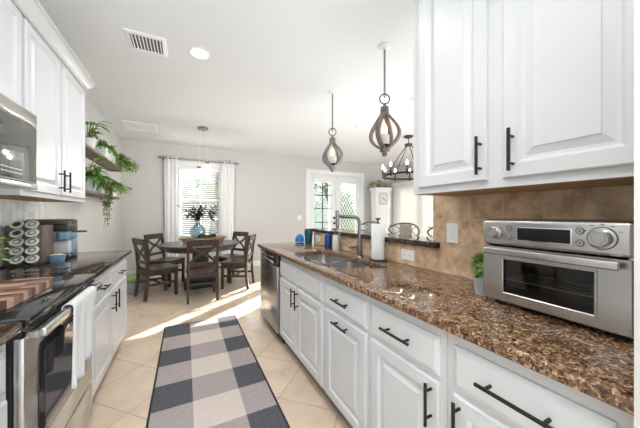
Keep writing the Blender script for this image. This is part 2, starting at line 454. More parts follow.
ROOT = {}
def finish(o, name, b, mats, parent, world, smooth):
    bm = b.bm
    if world and parent is not None:
        rl = ROOT.get(parent.name, Vector((0, 0, 0)))
        bmesh.ops.translate(bm, verts=bm.verts, vec=-rl)
    bmesh.ops.recalc_face_normals(bm, faces=bm.faces)
    me = o.data; bm.to_mesh(me); bm.free()
    for m in (mats if isinstance(mats, (list, tuple)) else [mats]): me.materials.append(m)
    if smooth:
        me.polygons.foreach_set('use_smooth', [True] * len(me.polygons))
        me.set_sharp_from_angle(angle=math.radians(smooth))

def part(name, b, m, parent, world=True, smooth=38, label=None):
    me = bpy.data.meshes.new(name)
    o = bpy.data.objects.new(name, me); C.objects.link(o)
    finish(o, name, b, m, parent, world, smooth)
    o.parent = parent
    if parent is not None and parent.name in ROOT: ROOT[o.name] = ROOT[parent.name]
    if label: o['label'] = label
    return o

def tag(o, label, cat, group=None):
    o['label'] = label; o['category'] = cat
    if group: o['group'] = group
    return o

def thing(name, label, cat, loc=(0, 0, 0), rz=0.0, group=None):
    o = bpy.data.objects.new(name, None); C.objects.link(o)
    o.empty_display_size = 0.1
    o.location = loc; o.rotation_euler = (0, 0, rz)
    ROOT[o.name] = Vector(loc)
    return tag(o, label, cat, group)

def solo(name, b, m, label, cat, loc=(0, 0, 0), rz=0, group=None, smooth=38, world=True):
    """a thing that is one mesh; geometry given in world coords unless world=False"""
    me = bpy.data.meshes.new(name)
    o = bpy.data.objects.new(name, me); C.objects.link(o)
    if world: bmesh.ops.translate(b.bm, verts=b.bm.verts, vec=-Vector(loc))
    finish(o, name, b, m, None, False, smooth)
    o.location = loc; o.rotation_euler = (0, 0, rz); ROOT[o.name] = Vector(loc)
    return tag(o, label, cat, group)

def struct(name, b, m, parent=None, smooth=38, label=None):
    o = part(name, b, m, parent, True, smooth)
    if parent is None:
        o['kind'] = 'structure'
        if label: o['label'] = label
    return o

def copy_tree(o, parent=None):
    c = o.copy(); C.objects.link(c)
    if parent is not None: c.parent = parent
    for ch in list(o.children): copy_tree(ch, c)
    return c

def rrect(x0, x1, y0, y1, r, n=6):
    pts = []
    for cx, cy, a0 in ((x1 - r, y0 + r, -PI / 2), (x1 - r, y1 - r, 0), (x0 + r, y1 - r, PI / 2), (x0 + r, y0 + r, PI)):
        for i in range(n + 1):
            a = a0 + PI / 2 * i / n
            pts.append((cx + r * math.cos(a), cy + r * math.sin(a)))
    return pts

def loft(b, loops, cap_first=True, cap_last=True, mi=0):
    bm = b.bm; R = [[bm.verts.new(p) for p in lp] for lp in loops]; n = len(R[0])
    for i in range(len(R) - 1):
        for j in range(n): bm.faces.new((R[i][j], R[i][(j + 1) % n], R[i + 1][(j + 1) % n], R[i + 1][j])).material_index = mi
    if cap_first: bm.faces.new(R[0][::-1]).material_index = mi
    if cap_last: bm.faces.new(R[-1]).material_index = mi
    return b

H = 2.79            # ceiling height
XL, XW = -1.14, 1.44  # kitchen wall planes
YB = 6.5            # back wall plane
XR = 5.9            # far right wall
YF = -2.6           # open front of the modelled room

# ------------------------------------------------------------------ room shell
b = B(); b.box(XL - 0.15, XR + 0.15, YF, YB + 0.15, -0.12, 0.0)
# floor tile pattern runs diagonally: object rotated, mesh counter-rotated
def rotz(bm, a): bmesh.ops.rotate(bm, verts=bm.verts, cent=(0, 0, 0), matrix=Matrix.Rotation(a, 3, 'Z'))
rotz(b.bm, -PI / 4)
u0 = (2.35 / math.sqrt(2)) % 0.43; v0 = (1.795 / math.sqrt(2)) % 0.43
bmesh.ops.translate(b.bm, verts=b.bm.verts, vec=(-u0, -v0, 0))
fl = struct('floor', b, M['floor'])
fl.rotation_euler = (0, 0, PI / 4)
fl.location = Matrix.Rotation(PI / 4, 3, 'Z') @ Vector((u0, v0, 0))

b = B(); b.box(XL - 0.15, XR + 0.15, YF, YB + 0.15, H, H + 0.12)
struct('ceiling', b, M['ceil'])
b = B(); b.box(XL - 0.15, XL, YF, YB + 0.15, 0, H)
struct('wall_left', b, M['wall'])
# back wall with window and french-door openings
WX0, WX1, WZ0, WZ1 = -0.13, 0.75, 0.78, 2.36
DX0, DX1, DZ1 = 2.98, 4.70, 2.40
b = B()
b.box(XL, WX0, YB, YB + 0.15, 0, H); b.box(WX0, WX1, YB, YB + 0.15, 0, WZ0); b.box(WX0, WX1, YB, YB + 0.15, WZ1, H)
b.box(WX1, DX0, YB, YB + 0.15, 0, H); b.box(DX0, DX1, YB, YB + 0.15, DZ1, H); b.box(DX1, XR + 0.15, YB, YB + 0.15, 0, H)
struct('wall_back', b, M['wall'])
# far right wall with sliding door opening
SY0, SY1, SZ1 = 4.55, 6.25, 2.12
b = B()
b.box(XR, XR + 0.15, YF, SY0, 0, H); b.box(XR, XR + 0.15, SY0, SY1, SZ1, H); b.box(XR, XR + 0.15, SY1, YB, 0, H)
struct('wall_far_right', b, M['wall'])
# partition wall between kitchen and living side, with return wall beside the camera
b = B()
b.box(XW, XW + 0.12, 0.174, 1.193, 0, H)
b.box(0.75, XW + 0.12, 0.04, 0.174, 0, H)
struct('wall_right', b, M['wall'])
b = B(); b.box(XW, XW + 0.12, 1.193, 2.98, 0, 1.06)
struct('wall_bar', b, M['wall'])
# tiled backsplashes
b = B(); b.box(XW - 0.010, XW, 0.174, 1.193, 0.915, 1.395); b.box(XW - 0.010, XW, 1.193, 2.98, 0.915, 1.06)
bmesh.ops.translate(b.bm, verts=b.bm.verts, vec=(0, -0.771 + 0.173 * 4 - 0.692, -1.251 + 0.173 * 7 - 0.0))
o = struct('trim_1', b, M['travertine'], label='brown travertine backsplash tile')
o.location = (0, 0.771 - 0.173 * 4 + 0.692, 1.251 - 0.173 * 7)
b = B(); b.box(XL, XL + 0.010, 0.5, 3.22, 0.915, 1.40)
o = struct('trim_2', b, M['shiplap'], label='white tile backsplash behind the range')
# baseboards
b = B(); b.box(XL, DX0 - 0.1, YB - 0.016, YB, 0, 0.13, 0.004); struct('baseboard_back', b, M['trim'])
b = B(); b.box(XL, XL + 0.016, 3.26, YB - 0.016, 0, 0.13, 0.004); struct('baseboard_left', b, M['trim'])
b = B(); b.box(XR - 0.016, XR, YF, SY0 - 0.05, 0, 0.13, 0.004); struct('baseboard_right', b, M['trim'])
# crown moulding over the left wall cabinets
b = B()
prof = [(0.0, 2.40), (0.012, 2.405), (0.014, 2.43), (0.040, 2.455), (0.048, 2.475), (0.060, 2.480), (0.060, 2.50), (0.0, 2.50)]
bm = b.bm
P = []
for o_, z_ in prof:
    P.append([bm.verts.new((-0.81 + o_, YF + 2.9, z_)), bm.verts.new((-0.81 + o_, 3.12 + o_, z_)), bm.verts.new((XL, 3.12 + o_, z_))])
for i in range(len(P)):
    q = P[(i + 1) % len(P)]
    for j in range(2): bm.faces.new((P[i][j], P[i][j + 1], q[j + 1], q[j]))
struct('trim_3', b, M['white'], label='white crown moulding above the wall cabinets', smooth=25)

# ------------------------------------------------------------------ window with blind
b = B()
for x0, x1, z0, z1 in ((WX0 - 0.07, WX0 + 0.02, WZ0 - 0.02, WZ1 + 0.08), (WX1 - 0.02, WX1 + 0.07, WZ0 - 0.02, WZ1 + 0.08), (WX0 + 0.02, WX1 - 0.02, WZ1 - 0.02, WZ1 + 0.08)):
    b.box(x0, x1, YB - 0.02, YB + 0.12, z0, z1, 0.004)
win = struct('window_1', b, M['trim'])
b = B(); b.box(WX0 - 0.09, WX1 + 0.09, YB - 0.07, YB + 0.12, WZ0 - 0.04, WZ0, 0.005); part('window_sill', b, M['trim'], win)
b = B()
zm = 1.585
for x0, x1, z0, z1 in ((WX0 + 0.02, WX0 + 0.06, WZ0, WZ1 - 0.02), (WX1 - 0.06, WX1 - 0.02, WZ0, WZ1 - 0.02), (WX0 + 0.06, WX1 - 0.06, zm - 0.03, zm + 0.03), (WX0 + 0.06, WX1 - 0.06, WZ0, WZ0 + 0.05), (WX0 + 0.06, WX1 - 0.06, WZ1 - 0.06, WZ1 - 0.02)):
    b.box(x0, x1, YB + 0.08, YB + 0.12, z0, z1)
xm = (WX0 + WX1) / 2
for zz in ((WZ0, zm), (zm, WZ1)): b.box(xm - 0.012, xm + 0.012, YB + 0.09, YB + 0.11, *zz)
b.box(WX0, WX1, YB + 0.09, YB + 0.11, 1.97, 1.99)
part('sash', b, M['trim'], win)
b = B(); b.box(WX0 + 0.02, WX1 - 0.02, YB + 0.098, YB + 0.102, WZ0, WZ1); part('pane', b, M['glass'], win)

blind = thing('window_blind', 'white horizontal slat blind hanging in the dining window', 'blind', ((WX0 + WX1) / 2, YB + 0.045, WZ1))
b = B()
z = WZ0 + 0.05
ang = math.radians(-20)
while z < WZ1 - 0.09:
    hw = 0.024; th = 0.0015
    pts = []
    for s_ in (-1, 1):
        pts.append((s_ * hw * math.cos(ang), s_ * hw * math.sin(ang)))
    vs = []
    for (dy, dz) in ((pts[0][0], pts[0][1] - th), (pts[1][0], pts[1][1] - th), (pts[1][0], pts[1][1] + th), (pts[0][0], pts[0][1] + th)):
        vs.append((YB + 0.045 + dy, z + dz))
    A = [b.bm.verts.new((WX0 + 0.025, y_, z_)) for y_, z_ in vs]; D = [b.bm.verts.new((WX1 - 0.025, y_, z_)) for y_, z_ in vs]
    for j in range(4): b.bm.faces.new((A[j], A[(j + 1) % 4], D[(j + 1) % 4], D[j]))
    b.bm.faces.new(A[::-1]); b.bm.faces.new(D)
    z += 0.044
part('slats', b, M['blind'], blind, smooth=0)
b = B(); b.box(WX0 + 0.02, WX1 - 0.02, YB - 0.005, YB + 0.075, WZ1 - 0.10, WZ1 - 0.022, 0.004); part('valance', b, M['trim'], blind)
b = B(); b.box(WX0 + 0.025, WX1 - 0.025, YB + 0.02, YB + 0.07, WZ0 + 0.005, WZ0 + 0.03, 0.003); part('bottom_rail', b, M['trim'], blind)
b = B()
for x in (WX0 + 0.12, WX1 - 0.12): b.cyl((x, YB + 0.018, WZ0 + 0.02), (x, YB + 0.018, WZ1 - 0.1), 0.002, n=6)
part('ladder_cord', b, M['trim'], blind)

# curtain rod and curtains
rod = thing('curtain_rod', 'dark metal curtain rod above the dining window', 'curtain rod', (0.31, YB - 0.09, 2.46))
b = B(); b.cyl((-0.47, YB - 0.09, 2.46), (1.09, YB - 0.09, 2.46), 0.011, n=12); part('rod', b, M['nickel'], rod)
for x in (-0.47, 1.09):
    b = B(); b.cyl((x - 0.03, YB - 0.09, 2.46), (x + 0.03, YB - 0.09, 2.46), 0.02, n=12); part('finial', b, M['nickel'], rod)
for x in (-0.42, 1.04):
    b = B(); b.box(x - 0.008, x + 0.008, YB - 0.09, YB, 2.452, 2.468); b.box(x - 0.015, x + 0.015, YB - 0.008, YB, 2.42, 2.50); part('bracket', b, M['nickel'], rod)
def curtain(x0, x1, label):
    t = thing('curtain', label, 'curtain', ((x0 + x1) / 2, YB - 0.09, 0.02), group='white curtains at the dining window')
    b = B(); n = 60; rows = 10; g = []
    for r in range(rows + 1):
        z = 0.02 + (2.50 - 0.02) * r / rows
        row = []
        for i in range(n + 1):
            u = i / n
            amp = 0.010 + 0.002 * math.sin(r * 0.7)
            x = x0 + (x1 - x0) * u + 0.006 * math.sin(u * 9 + r * 0.5)
            row.append(b.bm.verts.new((x, YB - 0.09 + amp * math.sin(u * PI * 7), z)))
        g.append(row)
    for r in range(rows):
        for i in range(n): b.bm.faces.new((g[r][i], g[r][i + 1], g[r + 1][i + 1], g[r + 1][i]))
    o = part('panel', b, M['curtain'], t, smooth=80)
    so = o.modifiers.new('thick', 'SOLIDIFY'); so.thickness = 0.003
    for k in range(5):
        b = B(); x = x0 + (x1 - x0) * (k + 0.5) / 5
        ring = [(x, YB - 0.09 + 0.02 * math.cos(a), 2.46 + 0.02 * math.sin(a)) for a in [2 * PI * q / 12 for q in range(12)]]
        b.tube(ring, 0.004, 5, closed=True)
        part('grommet', b, M['nickel'], t)
curtain(-0.39, -0.12, 'white sheer curtain on the plant-shelf side of the dining window')
curtain(0.74, 1.02, 'white sheer curtain on the french-door side of the dining window')

# ------------------------------------------------------------------ french doors
b = B()
for x0, x1, z0, z1 in ((DX0 - 0.10, DX0 + 0.02, 0, DZ1 + 0.10), (DX1 - 0.02, DX1 + 0.10, 0, DZ1 + 0.10), (DX0 + 0.02, DX1 - 0.02, DZ1 - 0.02, DZ1 + 0.10)):
    b.box(x0, x1, YB - 0.022, YB + 0.14, z0, z1, 0.004)
struct('trim_4', b, M['trim'], label='white casing round the french doors')
xmid = (DX0 + DX1) / 2
def french(name, x0, x1, cols, rows, knob):
    st = 0.15; zt = DZ1 - 0.02; gt, gb = 2.18, 0.30
    b = B()
    b.box(x0, x0 + st, YB + 0.03, YB + 0.075, 0.01, zt, 0.003); b.box(x1 - st, x1, YB + 0.03, YB + 0.075, 0.01, zt, 0.003)
    b.box(x0 + st, x1 - st, YB + 0.03, YB + 0.075, gt, zt, 0.003); b.box(x0 + st, x1 - st, YB + 0.03, YB + 0.075, 0.01, gb, 0.003)
    d = struct(name, b, M['trim'])
    b = B(); b.box(x0 + st, x1 - st, YB + 0.05, YB + 0.054, gb, gt); part('pane', b, M['glass'], d)
    if cols:
        b = B()
        for i in range(1, cols):
            x = x0 + st + (x1 - x0 - 2 * st) * i / cols; b.box(x - 0.012, x + 0.012, YB + 0.042, YB + 0.062, gb, gt)
        for i in range(1, rows):
            z = gb + (gt - gb) * i / rows; b.box(x0 + st, x1 - st, YB + 0.042, YB + 0.062, z - 0.012, z + 0.012)
        part('muntins_backlit', b, M['iron'], d)  # backlit darkness of the glazing bars put into their colour
    b = B(); b.box(x0 + st - 0.03, x1 - st + 0.03, YB + 0.002, YB + 0.028, 2.16, 2.33, 0.004)
    part('roller_shade', b, M['trim'], d)
    if knob:
        for z, r in ((1.17, 0.026), (1.02, 0.032)):
            b = B(); b.cyl((x1 - 0.06, YB + 0.032, z), (x1 - 0.06, YB + 0.022, z), 0.034, n=16); b.cyl((x1 - 0.06, YB + 0.022, z), (x1 - 0.06, YB - 0.01, z), 0.012, n=10)
            b.sphere((x1 - 0.06, YB - 0.02, z), r, (1, 0.7, 1), 12); part('door_knob', b, M['iron'], d)
french('door_1', DX0 + 0.02, xmid - 0.003, 2, 5, True)
french('door_2', xmid + 0.003, DX1 - 0.02, 0, 0, False)

# sliding door with vertical blinds in the far right wall
b = B()
for y0, y1, z0, z1 in ((SY0 - 0.05, SY0 + 0.03, 0, SZ1 + 0.05), (SY1 - 0.03, SY1 + 0.05, 0, SZ1 + 0.05), (SY0 + 0.03, SY1 - 0.03, SZ1 - 0.03, SZ1 + 0.05), ((SY0 + SY1) / 2 - 0.03, (SY0 + SY1) / 2 + 0.03, 0, SZ1 - 0.03)):
    b.box(XR - 0.015, XR + 0.12, y0, y1, z0, z1)
sd = struct('door_3', b, M['trim'])
b = B(); b.box(XR + 0.06, XR + 0.064, SY0, SY1, 0.02, SZ1); part('pane', b, M['glass'], sd)
vb = thing('vertical_blind', 'pale vertical blind covering the sliding door behind the bar stools', 'blind', (XR - 0.09, (SY0 + SY1) / 2, 2.20))
b = B(); b.box(XR - 0.13, XR - 0.005, SY0 - 0.12, SY1 + 0.1, 2.16, 2.24, 0.004); part('headrail', b, M['trim'], vb)
b = B()
y = SY0 - 0.1
while y < SY1 + 0.06:
    b.bm.faces.new([b.bm.verts.new(p) for p in ((XR - 0.065, y, 0.03), (XR - 0.095, y + 0.088, 0.03), (XR - 0.095, y + 0.088, 2.16), (XR - 0.065, y, 2.16))]); y += 0.075
o = part('vanes', b, M['vblind'], vb, smooth=0)
so = o.modifiers.new('thick', 'SOLIDIFY'); so.thickness = 0.002

# ------------------------------------------------------------------ outdoors
b = B(); b.box(-14, 26, YB + 0.16, 34, -0.35, -0.15)
struct('ground', b, M['grass'])
b = B(); b.box(1.2, 7.2, YB + 0.15, YB + 2.2, -0.149, -0.03, 0.01)
struct('trim_5', b, mat('patio_concrete', (0.55, 0.53, 0.5), 0.85, bump=(30, 0.2)), label='concrete patio slab outside the french doors')

def blob_foliage(b, c, r, sc, n, L, seed):
    rnd = random.Random(seed)
    for i in range(n):
        v = Vector((rnd.gauss(0, 1), rnd.gauss(0, 1), rnd.gauss(0, 1))).normalized()
        rr = r * (0.55 + 0.5 * rnd.random())
        p = Vector(c) + Vector((v.x * sc[0], v.y * sc[1], v.z * sc[2])) * rr
        d = (v + Vector((rnd.uniform(-.6, .6), rnd.uniform(-.6, .6), rnd.uniform(-.7, .4)))).normalized()
        l = L * rnd.uniform(0.7, 1.3)
        b.leaf(p, d, (rnd.uniform(-.4, .4), rnd.uniform(-.4, .4), 1), l, l * 0.6, 0.25)

def tree(x, y, h, r, label, seed, m='hedge', sc=(1, 1, 1), n=900, L=0.22):
    t = thing('tree', label, 'tree', (x, y, -0.15))
    b = B(); b.tube([(x, y, -0.15), (x + 0.05, y, h * 0.4), (x, y + 0.05, h * 0.75)], [0.14, 0.1, 0.05], 8); part('trunk', b, M['stem'], t)
    b = B(); b.sphere((x, y, h * 0.68), r * 0.62, sc, 14); blob_foliage(b, (x, y, h * 0.68), r, sc, n, L, seed); part('crown', b, M[m], t, smooth=0)
tree(5.3, 13.0, 4.2, 1.3, 'bushy green tree beyond the left french door', 3, 'hedge')
tree(6.3, 17.0, 4.6, 1.5, 'distant round green tree behind the low fence', 5, 'hedge')
tree(-0.9, 12.5, 4.4, 1.6, 'green tree outside the dining window nearer the plant shelves', 8, 'hedge')
tree(1.6, 14.8, 4.6, 1.1, 'smaller green tree outside the dining window by the fence', 9, 'hedge')
for i, (x, y) in enumerate(((-3.4, 19.0), (0.6, 20.0), (4.2, 21.0), (8.0, 20.0), (11.8, 21.0))):
    tree(x, y, 3.3, 1.75, ('broad leafy tree at the garden end, %s' % ('seen past the dining window curtain', 'straight beyond the dining window', 'beyond the wall between window and doors', 'straight beyond the left french door', 'beyond the right french door')[i]), 40 + i, 'hedge', (1.05, 0.8, 1.0), 1300, 0.34)
def shrub(x, y, r, h, label, seed):
    b = B(); b.sphere((x, y, h * 0.5 - 0.15), r * 0.7, (1, 0.8, h / (2 * r)), 14)
    blob_foliage(b, (x, y, h * 0.5 - 0.15), r, (1, 0.8, h / (2 * r)), 420, 0.16, seed)
    solo('shrub', b, M['hedge'], label, 'shrub', (x, y, -0.15), smooth=0)
shrub(5.05, 9.7, 0.5, 2.3, 'tall clipped shrub behind the diamond trellis, nearer the door centre', 21)
shrub(6.45, 9.9, 0.5, 2.3, 'tall clipped shrub behind the far end of the diamond trellis', 22)
tr = thing('garden_trellis', 'diamond lattice trellis standing outside the right french door', 'trellis', (5.75, 9.0, -0.15))
b = B()
tx0, tx1, tz0, tz1 = 4.98, 6.65, -0.1, 2.35
def clipline(x, z, dx, dz):
    ts = []
    for (a, d, lo, hi) in ((x, dx, tx0, tx1), (z, dz, tz0, tz1)):
        t0, t1 = (lo - a) / d, (hi - a) / d
        ts.append((min(t0, t1), max(t0, t1)))
    return max(t[0] for t in ts), min(t[1] for t in ts)
k = -4.0
while k < 4.5:
    for sgn in (1, -1):
        t0, t1 = clipline((tx0 + tx1) / 2 + k, 1.1, sgn * 0.6, 1.0)
        if t1 > t0 + 0.02:
            p0 = ((tx0 + tx1) / 2 + k + sgn * 0.6 * t0, 9.0 + sgn * 0.006, 1.1 + t0); p1 = ((tx0 + tx1) / 2 + k + sgn * 0.6 * t1, 9.0 + sgn * 0.006, 1.1 + t1)
            b.bar([p0, p1], 0.028, 0.008, (0, 1, 0)) if False else b.bar([p0, p1], 0.008, 0.013, (0, 1, 0))
    k += 0.125
part('lattice', b, M['trim'], tr, smooth=0)
b = B()
for x in (tx0, tx1): b.box(x - 0.03, x + 0.03, 8.97, 9.03, -0.15, tz1)
b.box(tx0, tx1, 8.98, 9.02, tz1 - 0.05, tz1)
part('trellis_frame', b, M['trim'], tr)
for x, lab in ((7.29, 'unseen white post added to shape the sun streaks, nearer the diamond trellis'), (8.13, 'unseen white post added to shape the sun streaks, farther from the diamond trellis')):  # added out of view to cut the sunlight into streaks
    b = B(); b.box(x - 0.09, x + 0.09, 9.57, 9.75, -0.15, 3.0, 0.005); b.box(x - 0.12, x + 0.12, 9.54, 9.78, -0.15, 0.1, 0.01)
    solo('added_sun_blocker', b, M['trim'], lab, 'post', (x, 9.66, -0.15), group='added sun-blocking posts')
fn = thing('garden_fence', 'low brown board fence across the garden', 'fence', (4, 15.5, -0.15))
b = B()
x = -6.0
while x < 12: b.box(x, x + 0.14, 15.5, 15.53, -0.15, 0.95); x += 0.155
part('boards', b, M['fence'], fn, smooth=0)
b = B(); b.box(-6, 12, 15.53, 15.58, 0.1, 0.2); b.box(-6, 12, 15.53, 15.58, 0.7, 0.8); part('rail', b, M['fence'], fn)
ho = thing('neighbour_house', 'pale house with blue-grey roof beyond the garden fence', 'house', (8.0, 26, -0.15))
b = B(); b.box(3, 14, 24, 29, -0.15, 2.6); part('wall', b, M['housewall'], ho)
b = B(); loft(b, [[(2.5, 23.4, 2.6), (14.5, 23.4, 2.6), (14.5, 29.6, 2.6), (2.5, 29.6, 2.6)], [(5.0, 26.4, 4.2), (12, 26.4, 4.2), (12, 26.6, 4.2), (5.0, 26.6, 4.2)]]); part('roof', b, M['houseroof'], ho, smooth=0)
for x in (5, 8, 11):
    b = B(); b.box(x, x + 1.1, 23.96, 24.0, 0.9, 2.0); part('window', b, M['blackglass'], ho)

# ------------------------------------------------------------------ cabinet helpers
RAISED = [(0, 0), (0, 0.013), (0.005, 0.018), (0.052, 0.018), (0.057, 0.012), (0.062, 0.007), (0.070, 0.005), (0.092, 0.0145), (0.094, 0.0170)]
SLAB = [(0, 0), (0, 0.009), (0.006, 0.0125), (0.018, 0.018)]
def front(n, X, y0, y1, z0, z1, rl):
    b = B(); b.rings((X, y0, z0), (0, 1, 0), (0, 0, 1), (n, 0, 0), y1 - y0, z1 - z0, rl); return b
def hbar(n, X, p0, p1, r=0.006, off=0.032):
    """p0,p1 = (y,z) of the bar ends; X = front surface"""
    b = B(); xs = X + n * off
    v0 = Vector((xs, *p0)); v1 = Vector((xs, *p1)); d = (v1 - v0).normalized()
    b.cyl(v0, v1, r, n=12)
    for q in (v0 + d * 0.028, v1 - d * 0.028): b.cyl((X - n * 0.003, q.y, q.z), (xs, q.y, q.z), r * 0.85, n=10)
    return b
def door(n, X, y0, y1, z0, z1, parent, h=None, rl=RAISED):
    d = part('door', front(n, X, y0, y1, z0, z1, rl), M['white'], parent, smooth=20)
    if h: part('handle', hbar(n, X + n * 0.018, *h), M['blackmetal'], d, label='black bar handle')
    return d
def drawer(n, X, y0, y1, z0, z1, parent, h=None):
    d = part('drawer', front(n, X, y0, y1, z0, z1, SLAB), M['white'], parent, smooth=20)
    if h: part('handle', hbar(n, X + n * 0.018, *h), M['blackmetal'], d, label='black bar handle')
    return d
XFR, XFL = 0.830, -0.540     # face-frame planes of base cabinets
def base_cabinet(n, y0, y1, label, top=0.879):
    X = XFR if n < 0 else XFL
    wall = XW - 0.012 if n < 0 else XL + 0.003
    t = thing('base_cabinet', label, 'cabinet', ((X + wall) / 2, (y0 + y1) / 2, 0))
    b = B()
    b.box(*sorted((X - n * 0.02, wall)), y0 + 0.001, y1 - 0.001, 0.10, top)
    b.box(*sorted((X, X - n * 0.02)), y0 + 0.001, y1 - 0.001, 0.10, 0.880)
    part('body', b, M['white'], t)
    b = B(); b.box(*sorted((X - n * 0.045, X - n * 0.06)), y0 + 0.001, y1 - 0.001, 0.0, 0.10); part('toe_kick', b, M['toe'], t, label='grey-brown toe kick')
    return t, X
ZD0, ZD1, ZW0, ZW1 = 0.115, 0.668, 0.69, 0.832
def vh(y): return ((y, 0.505), (y, 0.66))
# right run
t, X = base_cabinet(-1, 0.178, 0.630, 'white base cabinet under the toaster oven, one drawer over one door')
drawer(-1, X, 0.215, 0.598, ZW0, ZW1, t, ((0.30, 0.765), (0.50, 0.765)))
door(-1, X, 0.215, 0.598, ZD0, ZD1, t, vh(0.572))
t, X = base_cabinet(-1, 0.630, 1.070, 'white base cabinet with a door handle on its oven side, next to the pull-out')
drawer(-1, X, 0.655, 1.045, ZW0, ZW1, t, ((0.77, 0.765), (0.94, 0.765)))
door(-1, X, 0.655, 1.045, ZD0, ZD1, t, vh(0.685))
t, X = base_cabinet(-1, 1.070, 1.545, 'white pull-out base cabinet with two horizontal bar handles, beside the sink cabinet')
drawer(-1, X, 1.092, 1.520, ZW0, ZW1, t, ((1.23, 0.765), (1.39, 0.765)))
door(-1, X, 1.092, 1.520, ZD0, ZD1, t, ((1.23, 0.628), (1.39, 0.628)))
t, X = base_cabinet(-1, 1.545, 2.466, 'white two-door sink base cabinet beside the dishwasher', top=0.68)
ym = 2.025
for y0, y1, hy in ((1.575, ym - 0.012, ym - 0.04), (ym + 0.012, 2.455, ym + 0.04)):
    d = part('false_drawer_front', front(-1, X, y0, y1, ZW0, ZW1, SLAB), M['white'], t, smooth=20)
    door(-1, X, y0, y1, ZD0, ZD1, t, vh(hy))
b = B(); b.box(0.815, XW - 0.012, 3.095, 3.205, 0.0, 0.88, 0.002)
solo('end_panel', b, M['white'], 'white end panel closing the counter beyond the dishwasher', 'panel', (1.1, 3.15, 0))
# left run
t, X = base_cabinet(1, 2.05, 3.26, 'white base cabinet with two drawers and paired doors at the dining end of the range')
drawer(1, X, 2.10, 2.565, ZW0, ZW1, t, ((2.27, 0.765), (2.42, 0.765)))
drawer(1, X, 2.60, 3.225, ZW0, ZW1, t, ((2.82, 0.765), (2.98, 0.765)))
door(1, X, 2.10, 2.65, ZD0, ZD1, t, vh(2.61))
door(1, X, 2.675, 3.225, ZD0, ZD1, t, vh(2.715))
t, X = base_cabinet(1, 0.62, 1.275, 'white base cabinet on the camera side of the range')
drawer(1, X, 0.65, 1.245, ZW0, ZW1, t, ((0.85, 0.765), (1.01, 0.765)))
door(1, X, 0.65, 1.245, ZD0, ZD1, t, vh(0.70))

# worktops
def slab(b, loops, z0, z1, bev):
    b.poly_extrude(loops, z0, z1)
    es = [e for e in b.bm.edges if len(e.link_faces) == 2 and abs(e.verts[0].co.z - e.verts[1].co.z) < 1e-6 and e.calc_face_angle(0) > 1.0]
    bmesh.ops.bevel(b.bm, geom=es, offset=bev, segments=3, profile=0.5, affect='EDGES')
SX0, SX1, SYA, SYB = 0.915, 1.275, 1.50, 2.35
b = B(); slab(b, [[(0.787, 0.177), (1.428, 0.177), (1.428, 3.234), (0.787, 3.234)], rrect(SX0, SX1, SYA, SYB, 0.06)], 0.880, 0.914, 0.006)
solo('worktop', b, M['granite'], 'polished brown granite worktop holding the sink and toaster oven', 'countertop', (1.1, 1.7, 0.88), smooth=30)
b = B(); slab(b, [[(-1.128, 2.045), (-0.494, 2.045), (-0.494, 3.30), (-1.128, 3.30)]], 0.880, 0.914, 0.006)
solo('worktop', b, M['granite_angle_dark'], 'granite worktop under the coffee maker, reflection darkness in its colour', 'countertop', (-0.8, 2.7, 0.88), smooth=30)
b = B(); slab(b, [[(-1.128, 0.62), (-0.494, 0.62), (-0.494, 1.255), (-0.515, 1.276), (-1.128, 1.276)]], 0.880, 0.914, 0.006)
solo('worktop', b, M['granite_angle_dark'], 'short granite worktop piece on the camera side of the range', 'countertop', (-0.8, 0.95, 0.88), smooth=30)
b = B(); slab(b, [[(1.395, 1.14), (1.434, 1.14), (1.434, 1.198), (1.70, 1.198), (1.70, 3.02), (1.395, 3.02)]], 1.064, 1.100, 0.006)
solo('raised_worktop', b, M['granite_angle_dark'], 'raised granite bar top above the sink, in the darkened colour', 'countertop', (1.55, 2.1, 1.064), smooth=30)

# sink
sk = thing('kitchen_sink', 'double-bowl stainless undermount sink in the brown granite', 'sink', (1.09, 1.92, 0.68))
b = B(); b.poly_extrude([rrect(SX0 - 0.025, SX1 + 0.025, SYA - 0.025, SYB + 0.025, 0.07), rrect(SX0 + 0.012, SX1 - 0.012, SYA + 0.012, 1.885, 0.06), rrect(SX0 + 0.012, SX1 - 0.012, 1.925, SYB - 0.012, 0.06)], 0.872, 0.879)
part('rim', b, M['sink'], sk)
for y0, y1 in ((SYA + 0.012, 1.885), (1.925, SYB - 0.012)):
    b = B(); lps = []
    for ins, z, r in ((0, 0.876, 0.06), (0.004, 0.74, 0.06), (0.02, 0.705, 0.06), (0.06, 0.695, 0.05)):
        lps.append([(x, y, z) for x, y in rrect(SX0 + 0.012 + ins, SX1 - 0.012 - ins, y0 + ins, y1 - ins, r)])
    loft(b, lps, False, True)
    bs = part('basin', b, M['sink'], sk, smooth=50)
    b = B(); b.lathe([(0, 0.7), (0.03, 0.7), (0.042, 0.6985), (0.045, 0.696)], ((SX0 + SX1) / 2, (y0 + y1) / 2, 0), 20); part('drain', b, M['chrome'], bs)

